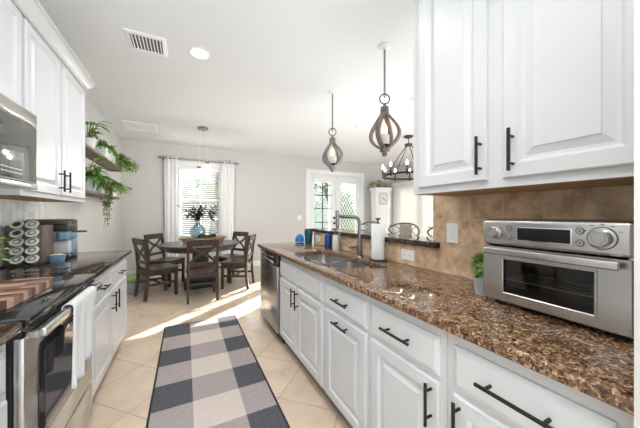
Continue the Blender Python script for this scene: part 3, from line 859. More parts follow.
# faucet
fa = thing('faucet', 'tall brushed nickel faucet standing behind the sink', 'faucet', (1.315, 1.84, 0.914))
fx, fy = 1.315, 1.84
b = B(); b.lathe([(0, 0.914), (0.034, 0.914), (0.034, 0.922), (0.028, 0.93), (0, 0.93)], (fx, fy, 0), 20); b.cyl((fx, fy, 0.925), (fx, fy, 1.02), 0.024, n=18); part('base', b, M['nickel'], fa)
b = B(); pts = [(fx, fy, 1.0), (fx, fy, 1.20)]
for i in range(1, 9):
    a = PI / 2 * i / 8; pts.append((fx - 0.055 * (1 - math.cos(a)), fy, 1.20 + 0.055 * math.sin(a)))
pts += [(fx - 0.20, fy + 0.005, 1.262)]
b.tube(pts, 0.0155, 14); part('spout', b, M['nickel'], fa)
b = B(); b.cyl((fx - 0.215, fy + 0.006, 1.185), (fx - 0.215, fy + 0.006, 1.31), 0.0165, n=16); b.cyl((fx - 0.215, fy + 0.006, 1.165), (fx - 0.215, fy + 0.006, 1.185), 0.013, 0.0165, n=16); part('spray_head', b, M['nickel'], fa)
b = B(); b.tube([(fx - 0.02, fy, 1.0), (fx - 0.09, fy + 0.01, 1.005)], [0.011, 0.009], 10); b.cyl((fx - 0.025, fy, 0.985), (fx - 0.025, fy, 1.02), 0.014, n=12); part('lever', b, M['nickel'], fa)
b = B(); b.tube([(fx - 0.215, fy + 0.006, 1.17), (fx - 0.19, fy + 0.004, 1.06), (fx - 0.10, fy, 1.0), (fx - 0.02, fy, 0.96)], 0.005, 8); part('hose', b, M['nickel'], fa)

# ------------------------------------------------------------------ dishwasher
dw = thing('dishwasher', 'stainless dishwasher at the end of the sink counter', 'dishwasher', (1.1, 2.78, 0))
b = B(); b.box(0.83, XW - 0.02, 2.470, 3.092, 0.10, 0.872); part('body', b, M['blackplastic'], dw)
b = B(); b.box(0.792, 0.83, 2.473, 3.089, 0.115, 0.765, 0.006); d = part('door', b, M['steel_dark'], dw)
b = B(); b.box(0.794, 0.83, 2.473, 3.089, 0.77, 0.872, 0.006); p_ = part('control_panel', b, M['blackglass'], dw, label='black control panel')
b = B(); b.box(0.785, 0.796, 2.60, 2.96, 0.775, 0.80, 0.004); part('handle_lip', b, M['steel'], p_)
b = B()
for i in range(7): b.box(0.7925, 0.7945, 2.60 + i * 0.03, 2.612 + i * 0.03, 0.835, 0.842)
part('button_marks', b, M['print'], p_)
b = B(); b.box(0.86, 0.87, 2.473, 3.089, 0.0, 0.11); part('toe_kick', b, M['blackplastic'], dw)

# ------------------------------------------------------------------ upper cabinets, right
uc = thing('wall_cabinet', 'white two-door wall cabinet above the toaster oven', 'cabinet', (1.27, 0.6, 1.385))
UX = 1.108
b = B(); b.box(UX, XW - 0.001, 0.178, 1.052, 1.386, 2.49); b.box(1.112, XW - 0.012, 0.18, 1.049, 1.384, 1.386, mi=1); part('body', b, [M['white'], M['raw']], uc)
BIG = [(0, 0), (0, 0.013), (0.005, 0.018), (0.052, 0.018), (0.058, 0.012), (0.064, 0.007), (0.074, 0.005), (0.100, 0.0140), (0.102, 0.0170)]
door(-1, UX, 0.651, 1.005, 1.417, 2.46, uc, ((0.672, 1.44), (0.672, 1.597)), BIG)
door(-1, UX, 0.215, 0.590, 1.417, 2.46, uc, ((0.551, 1.44), (0.551, 1.597)), BIG)
# upper cabinets, left
UL = -0.825
uc = thing('wall_cabinet', 'white two-door wall cabinet above the coffee maker', 'cabinet', (-0.98, 2.6, 1.385))
b = B(); b.box(XL + 0.001, UL, 2.08, 3.12, 1.386, 2.46); b.box(XL + 0.012, UL - 0.004, 2.084, 3.116, 1.384, 1.386, mi=1); part('body', b, [M['white'], M['raw']], uc)
door(1, UL, 2.10, 2.565, 1.415, 2.395, uc, ((2.53, 1.44), (2.53, 1.595)))
door(1, UL, 2.600, 3.095, 1.415, 2.395, uc, ((2.635, 1.44), (2.635, 1.595)))
uc = thing('wall_cabinet', 'white short wall cabinet above the microwave', 'cabinet', (-0.98, 1.67, 1.84))
b = B(); b.box(XL + 0.001, UL, 1.28, 2.078, 1.842, 2.46); part('body', b, M['white'], uc)
door(1, UL, 1.295, 1.665, 1.86, 2.395, uc)
door(1, UL, 1.690, 2.055, 1.86, 2.395, uc)

# ------------------------------------------------------------------ microwave
mw = thing('microwave', 'stainless over-the-range microwave with dark glass door', 'microwave', (-0.95, 1.68, 1.415))
MX = -0.755
b = B(); b.box(XL + 0.012, MX - 0.02, 1.285, 2.076, 1.418, 1.838, 0.004); part('body', b, M['steel'], mw)
b = B(); b.box(MX - 0.02, MX, 1.285, 2.076, 1.772, 1.838, 0.004); part('vent_panel', b, M['steel'], mw)
b = B(); b.box(MX - 0.02, MX, 1.285, 2.076, 1.448, 1.770, 0.005); d = part('door', b, M['steel'], mw)
b = B(); b.box(MX - 0.01, MX + 0.003, 1.30, 2.060, 1.456, 1.762, 0.004); g = part('glass', b, M['greyglass'], d)
b = B()
for r in range(2):
    for i in range(11): b.box(MX + 0.0025, MX + 0.0042, 1.70 + i * 0.02, 1.709 + i * 0.02, 1.482 + r * 0.02, 1.488 + r * 0.02)
b.box(MX + 0.0025, MX + 0.0042, 1.655, 1.68, 1.498, 1.508); b.box(MX + 0.0025, MX + 0.0042, 1.66, 1.68, 1.478, 1.486)
part('keypad_marks', b, M['print'], g)
b = B(); b.box(MX - 0.02, MX + 0.004, 1.285, 2.076, 1.418, 1.446, 0.004); part('lower_panel', b, M['steel'], mw)
b = B(); b.box(-1.05, -0.85, 1.45, 1.9, 1.412, 1.419); part('filter', b, M['blackplastic'], mw)

# ------------------------------------------------------------------ range
rg = thing('range', 'stainless electric range with black glass cooktop', 'range', (-0.82, 1.66, 0))
RY0, RY1 = 1.282, 2.040
RX = -0.530
b = B(); b.box(XL + 0.03, RX, RY0, RY1, 0.03, 0.895); part('body', b, M['blackplastic'], rg)
b = B(); b.box(XL + 0.02, -0.482, RY0 - 0.003, RY1 + 0.003, 0.896, 0.922, 0.006); ct = part('cooktop', b, M['blackglass'], rg)
b = B()
for cx, cy, r in ((-0.70, 1.47, 0.09), (-0.70, 1.85, 0.075), (-0.97, 1.47, 0.075), (-0.97, 1.85, 0.10)):
    for rr in (r, r * 0.6): b.tube([(cx + rr * math.cos(a), cy + rr * math.sin(a), 0.9222) for a in [2 * PI * q / 40 for q in range(40)]], 0.0012, 4, closed=True)
part('burner_marks', b, M['greybox'], ct)
b = B(); b.box(RX, -0.490, RY0, RY1, 0.868, 0.895, 0.005); part('front_trim', b, M['blackglass'], rg)
b = B(); b.box(RX - 0.01, -0.507, RY0 + 0.002, RY1 - 0.002, 0.85, 0.868); part('vent_gap', b, M['blackplastic'], rg)
b = B(); b.box(RX, -0.500, RY0 + 0.003, RY1 - 0.003, 0.285, 0.848, 0.006); od = part('oven_door', b, M['steel'], rg)
b = B(); loft(b, [[(-0.5015, y, z) for y, z in rrect(RY0 + 0.10, RY1 - 0.09, 0.40, 0.785, 0.03)], [(-0.497, y, z) for y, z in rrect(RY0 + 0.10, RY1 - 0.09, 0.40, 0.785, 0.03)], [(-0.496, y, z) for y, z in rrect(RY0 + 0.105, RY1 - 0.095, 0.405, 0.78, 0.03)]])
wd = part('window', b, M['blackglass'], od)
b = B(); loft(b, [[(-0.4965, y, z) for y, z in rrect(RY0 + 0.145, RY1 - 0.135, 0.44, 0.75, 0.02)], [(-0.4945, y, z) for y, z in rrect(RY0 + 0.145, RY1 - 0.135, 0.44, 0.75, 0.02)]])
part('glass', b, M['greyglass'], wd)
b = B(); b.box(-0.470, -0.444, RY0 + 0.012, RY1 - 0.02, 0.838, 0.872, 0.008, 3)
for y in (RY0 + 0.03, RY1 - 0.04): b.box(-0.503, -0.455, y - 0.015, y + 0.015, 0.838, 0.865, 0.004)
part('handle', b, M['steel'], od)
b = B(); b.box(RX, -0.500, RY0 + 0.003, RY1 - 0.003, 0.075, 0.27, 0.006); part('storage_drawer', b, M['steel'], rg)
for y in (RY0 + 0.05, RY1 - 0.05):
    for x in (-1.05, -0.6):
        b = B(); b.cyl((x, y, 0), (x, y, 0.035), 0.02, n=10); part('foot', b, M['blackplastic'], rg)

# towel over the handle
b = B(); n = 26; prof = []
zt = 0.880
for i in range(9): prof.append((-0.478, 0.80 + (zt - 0.82) * i / 8))
for i in range(1, 8):
    a = PI - PI * i / 8; prof.append((-0.457 + 0.021 * math.cos(a), zt - 0.014 + 0.02 * math.sin(a)))
for i in range(15): prof.append((-0.436, zt - 0.02 - (zt - 0.02 - 0.565) * i / 14))
g = []
for k, (px_, pz_) in enumerate(prof):
    row = []
    for i in range(n + 1):
        u = i / n
        hang = max(0.0, (zt - pz_) / 0.34) if k > 12 else 0
        w = 0.010 * math.sin(u * 17 + 0.5) + 0.005 * math.sin(u * 37)
        y = 1.525 + 0.325 * u + hang * (-0.085 - 0.03 * u)
        z = pz_ - (0.035 * (1 - u) if False else 0.0) * hang - hang * 0.03 * math.sin(u * 4 + 0.6)
        xx = px_ + (w * hang * 1.5 + 0.008 * hang if k > 12 else 0.0)
        row.append(b.bm.verts.new((xx, y, z)))
    g.append(row)
for r in range(len(g) - 1):
    for i in range(n): b.bm.faces.new((g[r][i], g[r][i + 1], g[r + 1][i + 1], g[r + 1][i]))
tw = solo('dish_towel', b, M['towel'], 'white dish towel draped over the oven door handle', 'towel', (-0.457, 1.72, 0.86), smooth=80)
so = tw.modifiers.new('thick', 'SOLIDIFY'); so.thickness = 0.004; so.offset = 0

# cutting board
b = B(); rnd = random.Random(31)
yy = 1.385; k = 0
while yy < 1.844:
    y1 = min(yy + 0.0329, 1.845)
    def xr(yv):
        dy = max(0.0, 0.06 - min(yv - 1.385, 1.845 - yv)); ins = 0.06 - math.sqrt(max(0.0, 0.0036 - dy * dy)); return -0.93 + ins, -0.592 - ins
    xa, xb = xr(yy); xc, xd = xr(y1)
    cuts = sorted([0.0, 1.0] + [rnd.uniform(0.15, 0.85) for _ in range(2)])
    ts_ = [yy + (y1 - yy) * q / 4 for q in range(5)]
    for c0, c1 in zip(cuts[:-1], cuts[1:]):
        lp = [(xr(t)[0] + (xr(t)[1] - xr(t)[0]) * c1, t) for t in ts_] + [(xr(t)[0] + (xr(t)[1] - xr(t)[0]) * c0, t) for t in reversed(ts_)]
        mi = (k * 2 + k // 3) % 3; k += 1
        loft(b, [[(x, y, 0.923) for x, y in lp], [(x, y, 0.957) for x, y in lp]], mi=mi)
    yy = y1
solo('cutting_board', b, [M['board_mid'], M['board_dark'], M['board_pale']], 'striped butcher-block cutting board lying on the cooktop', 'cutting board', (-0.75, 1.58, 0.923), smooth=0)

# blue bud vase with green sprig
vs_ = thing('bud_vase', 'small pale blue vase with bright green leaves on the cooktop', 'vase', (-0.885, 1.955, 0.922))
b = B(); b.lathe([(0, 0), (0.026, 0), (0.034, 0.02), (0.034, 0.05), (0.02, 0.085), (0.014, 0.10), (0.02, 0.115), (0.016, 0.115), (0.01, 0.10), (0, 0.09)], (0, 0, 0), 24); part('vase', b, M['bluevase'], vs_, False)
b = B(); rnd = random.Random(4)
for i in range(70):
    a = rnd.uniform(0, 2 * PI); r = rnd.uniform(0, 0.06); z = rnd.uniform(0.12, 0.235)
    b.leaf((r * math.cos(a), r * math.sin(a), z), (math.cos(a), math.sin(a), rnd.uniform(-0.2, 0.9)), (0, 0, 1), 0.045, 0.03, 0.3)
for i in range(8):
    a = i * PI / 4; b.tube([(0, 0, 0.09), (0.02 * math.cos(a), 0.02 * math.sin(a), 0.15), (0.045 * math.cos(a), 0.045 * math.sin(a), 0.19)], 0.0018, 5)
part('leaves', b, M['leaf_bright'], vs_, False, smooth=0)

# coffee pod rack
pr = thing('pod_rack', 'brown wooden coffee pod tower between the range and coffee maker', 'rack', (-1.015, 2.69, 0.914))
b = B(); b.box(-1.115, -0.925, 2.62, 2.80, 0.920, 1.197, 0.004); part('tower', b, M['rackwood'], pr)
b = B(); b.box(-1.125, -0.915, 2.56, 2.81, 0.914, 0.926, 0.003); part('base', b, M['blackwood'], pr)
COLX = (-1.043, -0.966)
for cx in COLX:
    b = B()
    for r in range(5):
        z = 0.958 + r * 0.061
        b.tube([(cx + 0.036 * math.cos(a), 2.592 + 0.03 * math.sin(a) * 0.85, z + 0.020 * math.sin(a)) for a in [2 * PI * q / 16 for q in range(16)]], 0.003, 5, closed=True)
        b.cyl((cx, 2.615, z + 0.014), (cx, 2.63, z + 0.018), 0.003, n=6)
    part('holder_column', b, M['wire'], pr)
ordn = ['bottom', 'second from the bottom', 'middle', 'second from the top', 'top']
pod0 = None
for ci, cx in enumerate(COLX):
    for r in range(5):
        z = 0.958 + r * 0.061
        lab = '%s coffee pod in the column %s' % (ordn[r], 'nearer the bud vase' if ci == 0 else 'nearer the coffee maker')
        if pod0 is None:
            po = thing('coffee_pod', lab, 'coffee pod', (cx, 2.592, z), 0, 'coffee pods in the tower rack')
            tilt = Matrix.Rotation(math.radians(46), 3, 'X')
            b = B(); b.lathe([(0, -0.030), (0.020, -0.030), (0.027, 0.004), (0.036, 0.006), (0.036, 0.009), (0.0, 0.009)], (0, 0, 0), 20, rot=tilt); part('cup', b, M['podwhite'], po, False)
            b = B(); b.lathe([(0.0, 0.0105), (0.021, 0.0105), (0.021, 0.0085)], (0, 0, 0), 20, rot=tilt); part('lid_print', b, M['podgreen'], po, False, label='green printed lid')
            b = B(); b.lathe([(0.0, 0.012), (0.013, 0.012), (0.013, 0.010)], (0, 0, 0), 16, rot=tilt); part('lid_centre', b, M['podwhite'], po, False)
            pod0 = po
        else:
            po = pod0.copy(); C.objects.link(po); po.location = (cx, 2.592, z)
            for ch in pod0.children:
                c2 = ch.copy(); C.objects.link(c2); c2.parent = po
                if ci == 0 and r >= 3 and 'lid' in ch.name: c2.material_slots[0].link = 'OBJECT'; c2.material_slots[0].material = M['poddark']
            po['label'] = lab

# coffee maker
cm = thing('coffee_maker', 'dusty blue and brown coffee maker on the darkened granite', 'coffee maker', (-0.93, 2.98, 0.914), 0)
b = B(); b.box(-1.06, -0.80, 2.875, 3.10, 0.914, 0.945, 0.01, 3); part('base', b, M['blackplastic'], cm)
b = B(); b.box(-1.06, -0.80, 2.96, 3.10, 0.944, 1.06, 0.012, 3); part('body', b, M['cmblue'], cm)
b = B(); b.box(-0.985, -0.805, 2.925, 3.085, 0.946, 1.055, 0.014, 3); part('reservoir', b, M['cmwhite'], cm, label='pale water reservoir')
b = B(); b.box(-1.06, -0.80, 2.875, 3.10, 1.056, 1.125, 0.012, 3); part('head', b, M['cmblue'], cm)
b = B(); b.box(-1.055, -0.802, 2.872, 3.10, 1.124, 1.185, 0.01, 3); part('brew_unit', b, M['blackplastic'], cm)
b = B(); loft(b, [[(x, y, 1.184) for x, y in rrect(-1.08, -0.795, 2.86, 3.11, 0.06)], [(x, y, 1.205) for x, y in rrect(-1.08, -0.79, 2.855, 3.11, 0.06)], [(x, y, 1.218) for x, y in rrect(-1.06, -0.81, 2.88, 3.09, 0.06)]]); part('lid', b, M['cmbrown'], cm)
b = B(); b.box(-0.80, -0.70, 2.94, 2.965, 1.112, 1.128, 0.006, 2); part('handle', b, M['cmbrown'], cm)
b = B(); b.cyl((-0.86, 2.876, 1.07), (-0.86, 2.868, 1.12), 0.01, n=10); part('spigot', b, M['nickel'], cm)
cm.location = (-0.985, 2.965, 0.914); cm.scale = (1.0, 1.0, 1.06)
# ramekin
rm = thing('ramekin', 'dusty blue oval dish in front of the coffee maker', 'dish', (-0.885, 2.735, 0.914)); rm.scale = (0.74, 0.74, 0.95)
b = B(); sc_ = Matrix.Diagonal((1.0, 0.8, 1.0))
b.lathe([(0, 0), (0.058, 0), (0.066, 0.01), (0.074, 0.055), (0.070, 0.057), (0.062, 0.03), (0, 0.03)], (0, 0, 0), 28, rot=sc_); part('dish', b, M['cmblue'], rm, False)
b = B(); b.lathe([(0, 0.062), (0.045, 0.06), (0.068, 0.052), (0.064, 0.03), (0, 0.03)], (0, 0, 0), 28, rot=sc_); part('filling', b, M['cream'], rm, False, label='cream-coloured contents')

# ------------------------------------------------------------------ toaster oven
W_, HT, DP = 0.432, 0.346, 0.285
to = thing('toaster_oven', 'brushed stainless toaster oven on the brown granite', 'toaster oven', (1.124, 0.684, 0.914), math.radians(-93.0))
S = M['steelx']
b = B()   # shell: top, sides, back, bottom
b.box(0, W_, 0.012, DP, 0.315, HT, 0.012, 3); b.box(0, 0.018, 0.012, DP, 0.018, HT - 0.008, 0.004); b.box(W_ - 0.018, W_, 0.012, DP, 0.018, HT - 0.008, 0.004)
b.box(0.01, W_ - 0.01, DP - 0.012, DP, 0.018, 0.32); b.box(0.005, W_ - 0.005, 0.012, DP, 0.018, 0.03)
part('shell', b, S, to, False)
b = B(); b.box(0.07, W_ - 0.05, 0.03, 0.034, 0.05, 0.21); b.bm.clear()
cv = [(0.06, 0.02, 0.036), (0.37, 0.25, 0.215)]
b.box(cv[0][0], cv[1][0], 0.22, 0.225, cv[0][2], cv[1][2]); b.box(cv[0][0], cv[1][0], 0.02, 0.225, 0.036, 0.040); b.box(cv[0][0], cv[1][0], 0.02, 0.225, 0.212, 0.216)
b.box(0.056, 0.060, 0.02, 0.225, 0.036, 0.216); b.box(0.37, 0.374, 0.02, 0.225, 0.036, 0.216)
part('cavity', b, M['cavity'], to, False)
b = B(); b.box(0.0, W_, -0.006, 0.03, 0.241, HT - 0.002, 0.014, 4); cp = part('control_panel', b, S, to, False)
b = B(); b.box(0.135, 0.298, -0.0085, -0.004, 0.266, 0.318, 0.002); part('display_frame', b, M['chrome'], cp, False)
b = B(); b.box(0.138, 0.295, -0.0095, -0.006, 0.269, 0.315, 0.001); part('display', b, M['display'], cp, False)
def knob(cx, cz, r, name):
    rot = Matrix.Rotation(PI / 2, 3, 'X')
    b = B(); b.lathe([(0, 0.030), (r * 0.78, 0.030), (r * 0.88, 0.027), (r * 0.92, 0.008), (r * 1.12, 0.006), (r * 1.12, 0.0)], (cx, -0.005, cz), 32, rot=rot)
    b.tube([(cx + r * 0.55 * math.cos(a), -0.0355, cz + r * 0.55 * math.sin(a)) for a in [2 * PI * q / 24 for q in range(24)]], 0.0012, 5, closed=True)
    k_ = part(name, b, S, cp, False)
    b = B(); b.lathe([(r * 1.08, 0.0035), (r * 1.22, 0.0035), (r * 1.22, -0.001), (r * 1.08, -0.001), (r * 1.08, 0.0035)], (cx, -0.005, cz), 32, rot=rot); part('knob_shade_ring', b, M['darkprint_shade'], k_, False)  # dark ring paints the shading at the knob's foot
    return k_
knob(0.058, 0.292, 0.021, 'knob')
knob(0.368, 0.294, 0.028, 'knob')
for cx, cz in ((0.108, 0.310), (0.108, 0.276), (0.318, 0.313), (0.318, 0.275)):
    rot = Matrix.Rotation(PI / 2, 3, 'X')
    b = B(); b.lathe([(0, 0.003), (0.0085, 0.003), (0.0095, 0.0015), (0.0095, -0.002)], (cx, -0.006, cz), 20, rot=rot); bt = part('button', b, S, cp, False)
    b = B(); b.lathe([(0, 0.0036), (0.003, 0.0036), (0.003, 0.002)], (cx, -0.006, cz), 10, rot=rot); b.lathe([(0.0095, 0.0012), (0.0112, 0.0012), (0.0112, -0.002), (0.0095, -0.002), (0.0095, 0.0012)], (cx, -0.006, cz), 20, rot=rot); part('button_mark', b, M['darkprint_shade'], bt, False)
b = B()
for i in range(5):
    a = math.radians(150 - i * 30); b.box(0.368 + 0.044 * math.cos(a) - 0.004, 0.368 + 0.044 * math.cos(a) + 0.004, -0.0072, -0.0055, 0.294 + 0.042 * math.sin(a) - 0.001, 0.294 + 0.042 * math.sin(a) + 0.001)
part('dial_marks', b, M['darkprint_shade'], cp, False)
b = B()
for x0, x1, z0, z1 in ((0.006, 0.083, 0.028, 0.236), (0.350, W_ - 0.006, 0.028, 0.236), (0.083, 0.350, 0.028, 0.058), (0.083, 0.350, 0.190, 0.236)):
    b.box(x0, x1, -0.004, 0.016, z0, z1)
ovd = part('door', b, S, to, False)
b = B(); b.rings((0.076, -0.0042, 0.051), (1, 0, 0), (0, 0, 1), (0, -1, 0), 0.281, 0.146, [(0, 0), (0.001, 0.0025), (0.006, 0.0025), (0.009, 0)], fill=False); part('window_trim', b, S, ovd, False)
b = B(); b.box(0.081, 0.352, 0.002, 0.005, 0.056, 0.192); part('glass', b, M['ovenglass'], ovd, False)
b = B(); b.box(0.022, 0.412, -0.038, -0.024, 0.207, 0.233, 0.005, 3)
for x in (0.045, 0.390): b.box(x - 0.012, x + 0.012, -0.026, 0.0, 0.211, 0.229, 0.003)
part('handle', b, S, ovd, False)
b = B()
for yy in (0.03, 0.20): b.cyl((0.062, yy, 0.105), (0.369, yy, 0.105), 0.0022, n=6)
for i in range(17): x = 0.072 + i * 0.018; b.cyl((x, 0.028, 0.106), (x, 0.205, 0.106), 0.0014, n=5)
part('wire_rack', b, mat('rack_wire', (0.8, 0.8, 0.78), 0.45, 0.3), to, False)
for x in (0.04, W_ - 0.04):
    for y in (0.04, DP - 0.03):
        b = B(); b.cyl((x, y, 0.0), (x, y, 0.02), 0.014, n=12); part('foot', b, M['blackplastic'], to, False)

# potted herb behind oven
def pot_plain(t, r0, r1, h, m='pot', local=True):
    b = B(); b.lathe([(0, 0), (r0, 0), (r1, h * 0.93), (r1 * 1.04, h * 0.94), (r1 * 1.04, h), (r1 * 0.92, h), (r1 * 0.9, h * 0.85), (0, h * 0.85)], (0, 0, 0), 24); part('pot', b, M[m], t, False)
    b = B(); b.lathe([(0, h * 0.875), (r1 * 0.9, h * 0.87), (r1 * 0.88, h * 0.80), (0, h * 0.80)], (0, 0, 0), 18); part('soil', b, M['soil'], t, False)
hp = thing('potted_herb', 'small bushy green herb in a grey pot beside the toaster oven', 'potted plant', (1.205, 0.738, 0.914))
pot_plain(hp, 0.026, 0.036, 0.078, 'greypot')
b = B(); rnd = random.Random(2)
for i in range(420):
    v = Vector((rnd.gauss(0, 1), rnd.gauss(0, 1), rnd.gauss(0, 1))).normalized() * (rnd.uniform(0.35, 1) ** 0.6)
    b.leaf((v.x * 0.043, v.y * 0.043, 0.135 + v.z * 0.050), v + Vector((0, 0, 0.3)), (0, 0, 1), 0.018, 0.014, 0.3)
for i in range(8): a = i * PI / 4; b.tube([(0.01 * math.cos(a), 0.01 * math.sin(a), 0.07), (0.03 * math.cos(a), 0.03 * math.sin(a), 0.13)], 0.001, 4)
part('foliage', b, M['leaf'], hp, False, smooth=0)
# wall plates
def plate(X, y, z, n, w, h, label, kind):
    t = thing('light_switch' if kind == 's' else 'wall_outlet', label, 'switch' if kind == 's' else 'outlet', (X, y, z))
    b = B(); b.rings((X, y - w / 2, z - h / 2), (0, 1, 0), (0, 0, 1), (n, 0, 0), w, h, [(0, 0), (0, 0.003), (0.003, 0.006)]); part('plate', b, M['trim'], t, smooth=0)
    m = 2 if max(w, h) > 0.1 else 1
    if kind == 's':
        for k in range(1):
            b = B(); b.box(*sorted((X + n * 0.004, X + n * 0.009)), y - 0.017, y + 0.017, z - 0.034, z + 0.034, 0.002); part('rocker', b, M['trim'], t)
    else:
        hor = w > h
        for s_ in (-1, 1):
            yy, zz = (y + s_ * 0.024, z) if hor else (y, z + s_ * 0.024)
            b = B(); b.box(*sorted((X + n * 0.004, X + n * 0.008)), yy - 0.015, yy + 0.015, zz - 0.015, zz + 0.015, 0.003); r_ = part('receptacle', b, M['trim'], t)
            b = B()
            for q in (-0.006, 0.006): b.box(*sorted((X + n * 0.0075, X + n * 0.0085)), yy + q - 0.001, yy + q + 0.001, zz - 0.005, zz + 0.005)
            part('slots', b, M['darkprint_shade'], r_)
plate(XW - 0.010, 1.052, 1.165, -1, 0.078, 0.12, 'white rocker switch on the travertine beside the bar opening', 's')
plate(XW - 0.010, 1.41, 0.985, -1, 0.125, 0.075, 'white horizontal outlet under the bar near the paper towels', 'o')
plate(XW - 0.010, 2.86, 0.985, -1, 0.125, 0.075, 'white outlet under the bar behind the teal jar', 'o')
t = thing('light_switch', 'white wall switch on the back wall beside the french doors', 'switch', (2.70, YB, 1.18))
b = B(); b.rings((2.64, YB, 1.12), (1, 0, 0), (0, 0, 1), (0, -1, 0), 0.12, 0.12, [(0, 0), (0, 0.003), (0.003, 0.006)]); part('plate', b, M['trim'], t, smooth=0)
for x in (2.675, 2.725):
    b = B(); b.box(x - 0.016, x + 0.016, YB - 0.009, YB - 0.004, 1.146, 1.214, 0.002); part('rocker', b, M['trim'], t)

# ------------------------------------------------------------------ counter items
pt_ = thing('paper_towel_holder', 'dark metal paper towel holder with leaf finial on the granite', 'paper towel holder', (1.350, 1.645, 0.914))
pt_.location = (1.350, 1.645, 0.914); ROOT[pt_.name] = Vector((1.350, 1.645, 0.914))
b = B(); b.lathe([(0, 0), (0.074, 0), (0.076, 0.006), (0.070, 0.010), (0, 0.012)], (0, 0, 0), 32); part('base', b, M['iron'], pt_, False)
b = B(); b.cyl((0, 0, 0.01), (0, 0, 0.312), 0.006, n=10); part('rod', b, M['iron'], pt_, False)
b = B(); b.sphere((0, 0, 0.315), 0.009, n=10)
b.sphere((0, -0.012, 0.328), 0.010, (1, 1.6, 0.8), 10); b.sphere((0, 0.012, 0.328), 0.010, (1, 1.6, 0.8), 10)
part('finial', b, M['iron'], pt_, False)
b = B(); b.lathe([(0.02, 0.0), (0.050, 0.0), (0.052, 0.003), (0.052, 0.272), (0.050, 0.275), (0.02, 0.275), (0.02, 0.0)], (1.350, 1.645, 0.928), 36)
solo('paper_towel_roll', b, M['paper'], 'white paper towel roll standing on its dark holder', 'paper towel', (1.350, 1.645, 0.928))

b = B(); b.lathe([(0, 0.0), (0.038, 0.0), (0.040, 0.004), (0.040, 0.13), (0.034, 0.145), (0.014, 0.152), (0.014, 0.168), (0.0, 0.168)], (1.372, 2.50, 0.914), 24)
solo('blue_bottle', b, M['blueglass'], 'cobalt blue glass bottle behind the sink', 'bottle', (1.372, 2.50, 0.914))
sp = thing('soap_dispenser', 'cream soap dispenser with dark pump beside the blue bottle', 'soap dispenser', (1.378, 2.345, 0.914))
b = B(); b.lathe([(0, 0), (0.034, 0), (0.036, 0.006), (0.036, 0.13), (0.03, 0.148), (0.014, 0.156), (0, 0.156)], (0, 0, 0), 24); part('bottle', b, M['soap'], sp, False)
b = B(); b.cyl((0, 0, 0.155), (0, 0, 0.175), 0.016, n=14); b.cyl((0, 0, 0.175), (0, 0, 0.205), 0.005, n=8); b.box(-0.045, 0.012, -0.009, 0.009, 0.203, 0.216, 0.004); part('pump', b, M['iron'], sp, False)
tj = thing('teal_jar', 'teal glass tumbler near the far end of the granite worktop', 'jar', (1.37, 3.0, 0.914))
b = B(); b.lathe([(0, 0), (0.040, 0), (0.044, 0.005), (0.047, 0.07), (0.054, 0.12), (0.053, 0.165), (0.046, 0.18), (0.043, 0.178), (0.046, 0.12), (0.036, 0.012), (0, 0.012)], (0, 0, 0), 28); part('glass', b, M['tealjar'], tj, False)
bd = thing('blue_glass_dome', 'bright blue glass dome on a white dish at the worktop end', 'glass ornament', (1.305, 3.13, 0.914))
b = B(); b.lathe([(0, 0), (0.05, 0), (0.068, 0.008), (0.066, 0.012), (0, 0.010)], (0, 0, 0), 28); part('dish', b, M['pot'], bd, False)
b = B(); b.lathe([(0, 0.012), (0.060, 0.012), (0.062, 0.03), (0.052, 0.07), (0.035, 0.095), (0.018, 0.108), (0, 0.110)], (0, 0, 0), 28); part('dome', b, M['cyanglass'], bd, False)

# ------------------------------------------------------------------ rug
rows = [3.43, 3.13, 2.84, 2.555, 2.27, 1.985, 1.70, 1.415, 1.13, 0.845, 0.56]
colsx = [-0.20, 0.045, 0.345, 0.545]
b = B(); bm = b.bm
zt_ = 0.009
for i in range(len(rows) - 1):
    for j in range(3):
        dark_r = (i % 2 == 0); dark_c = (j != 1)
        mi = 0 if (dark_r and dark_c) else (2 if (not dark_r and not dark_c) else 1)
        f = bm.faces.new([bm.verts.new(p) for p in ((colsx[j], rows[i + 1], zt_), (colsx[j + 1], rows[i + 1], zt_), (colsx[j + 1], rows[i], zt_), (colsx[j], rows[i], zt_))]); f.material_index = mi
b.box(colsx[0], colsx[3], rows[-1], rows[0], 0.001, zt_ - 0.0008, mi=3)
for x0, x1, y0, y1 in ((colsx[0] - 0.012, colsx[0] + 0.002, rows[-1], rows[0]), (colsx[3] - 0.002, colsx[3] + 0.012, rows[-1], rows[0]), (colsx[0] - 0.012, colsx[3] + 0.012, rows[0] - 0.002, rows[0] + 0.012)):
    b.box(x0, x1, y0, y1, 0.001, 0.0105, 0.002, mi=3)
solo('runner_rug', b, [M['rug_dark'], M['rug_mid'], M['rug_light'], M['rug_edge']], 'charcoal and cream buffalo-check runner rug on the tile floor', 'rug', (0.17, 2.0, 0.0), smooth=0)

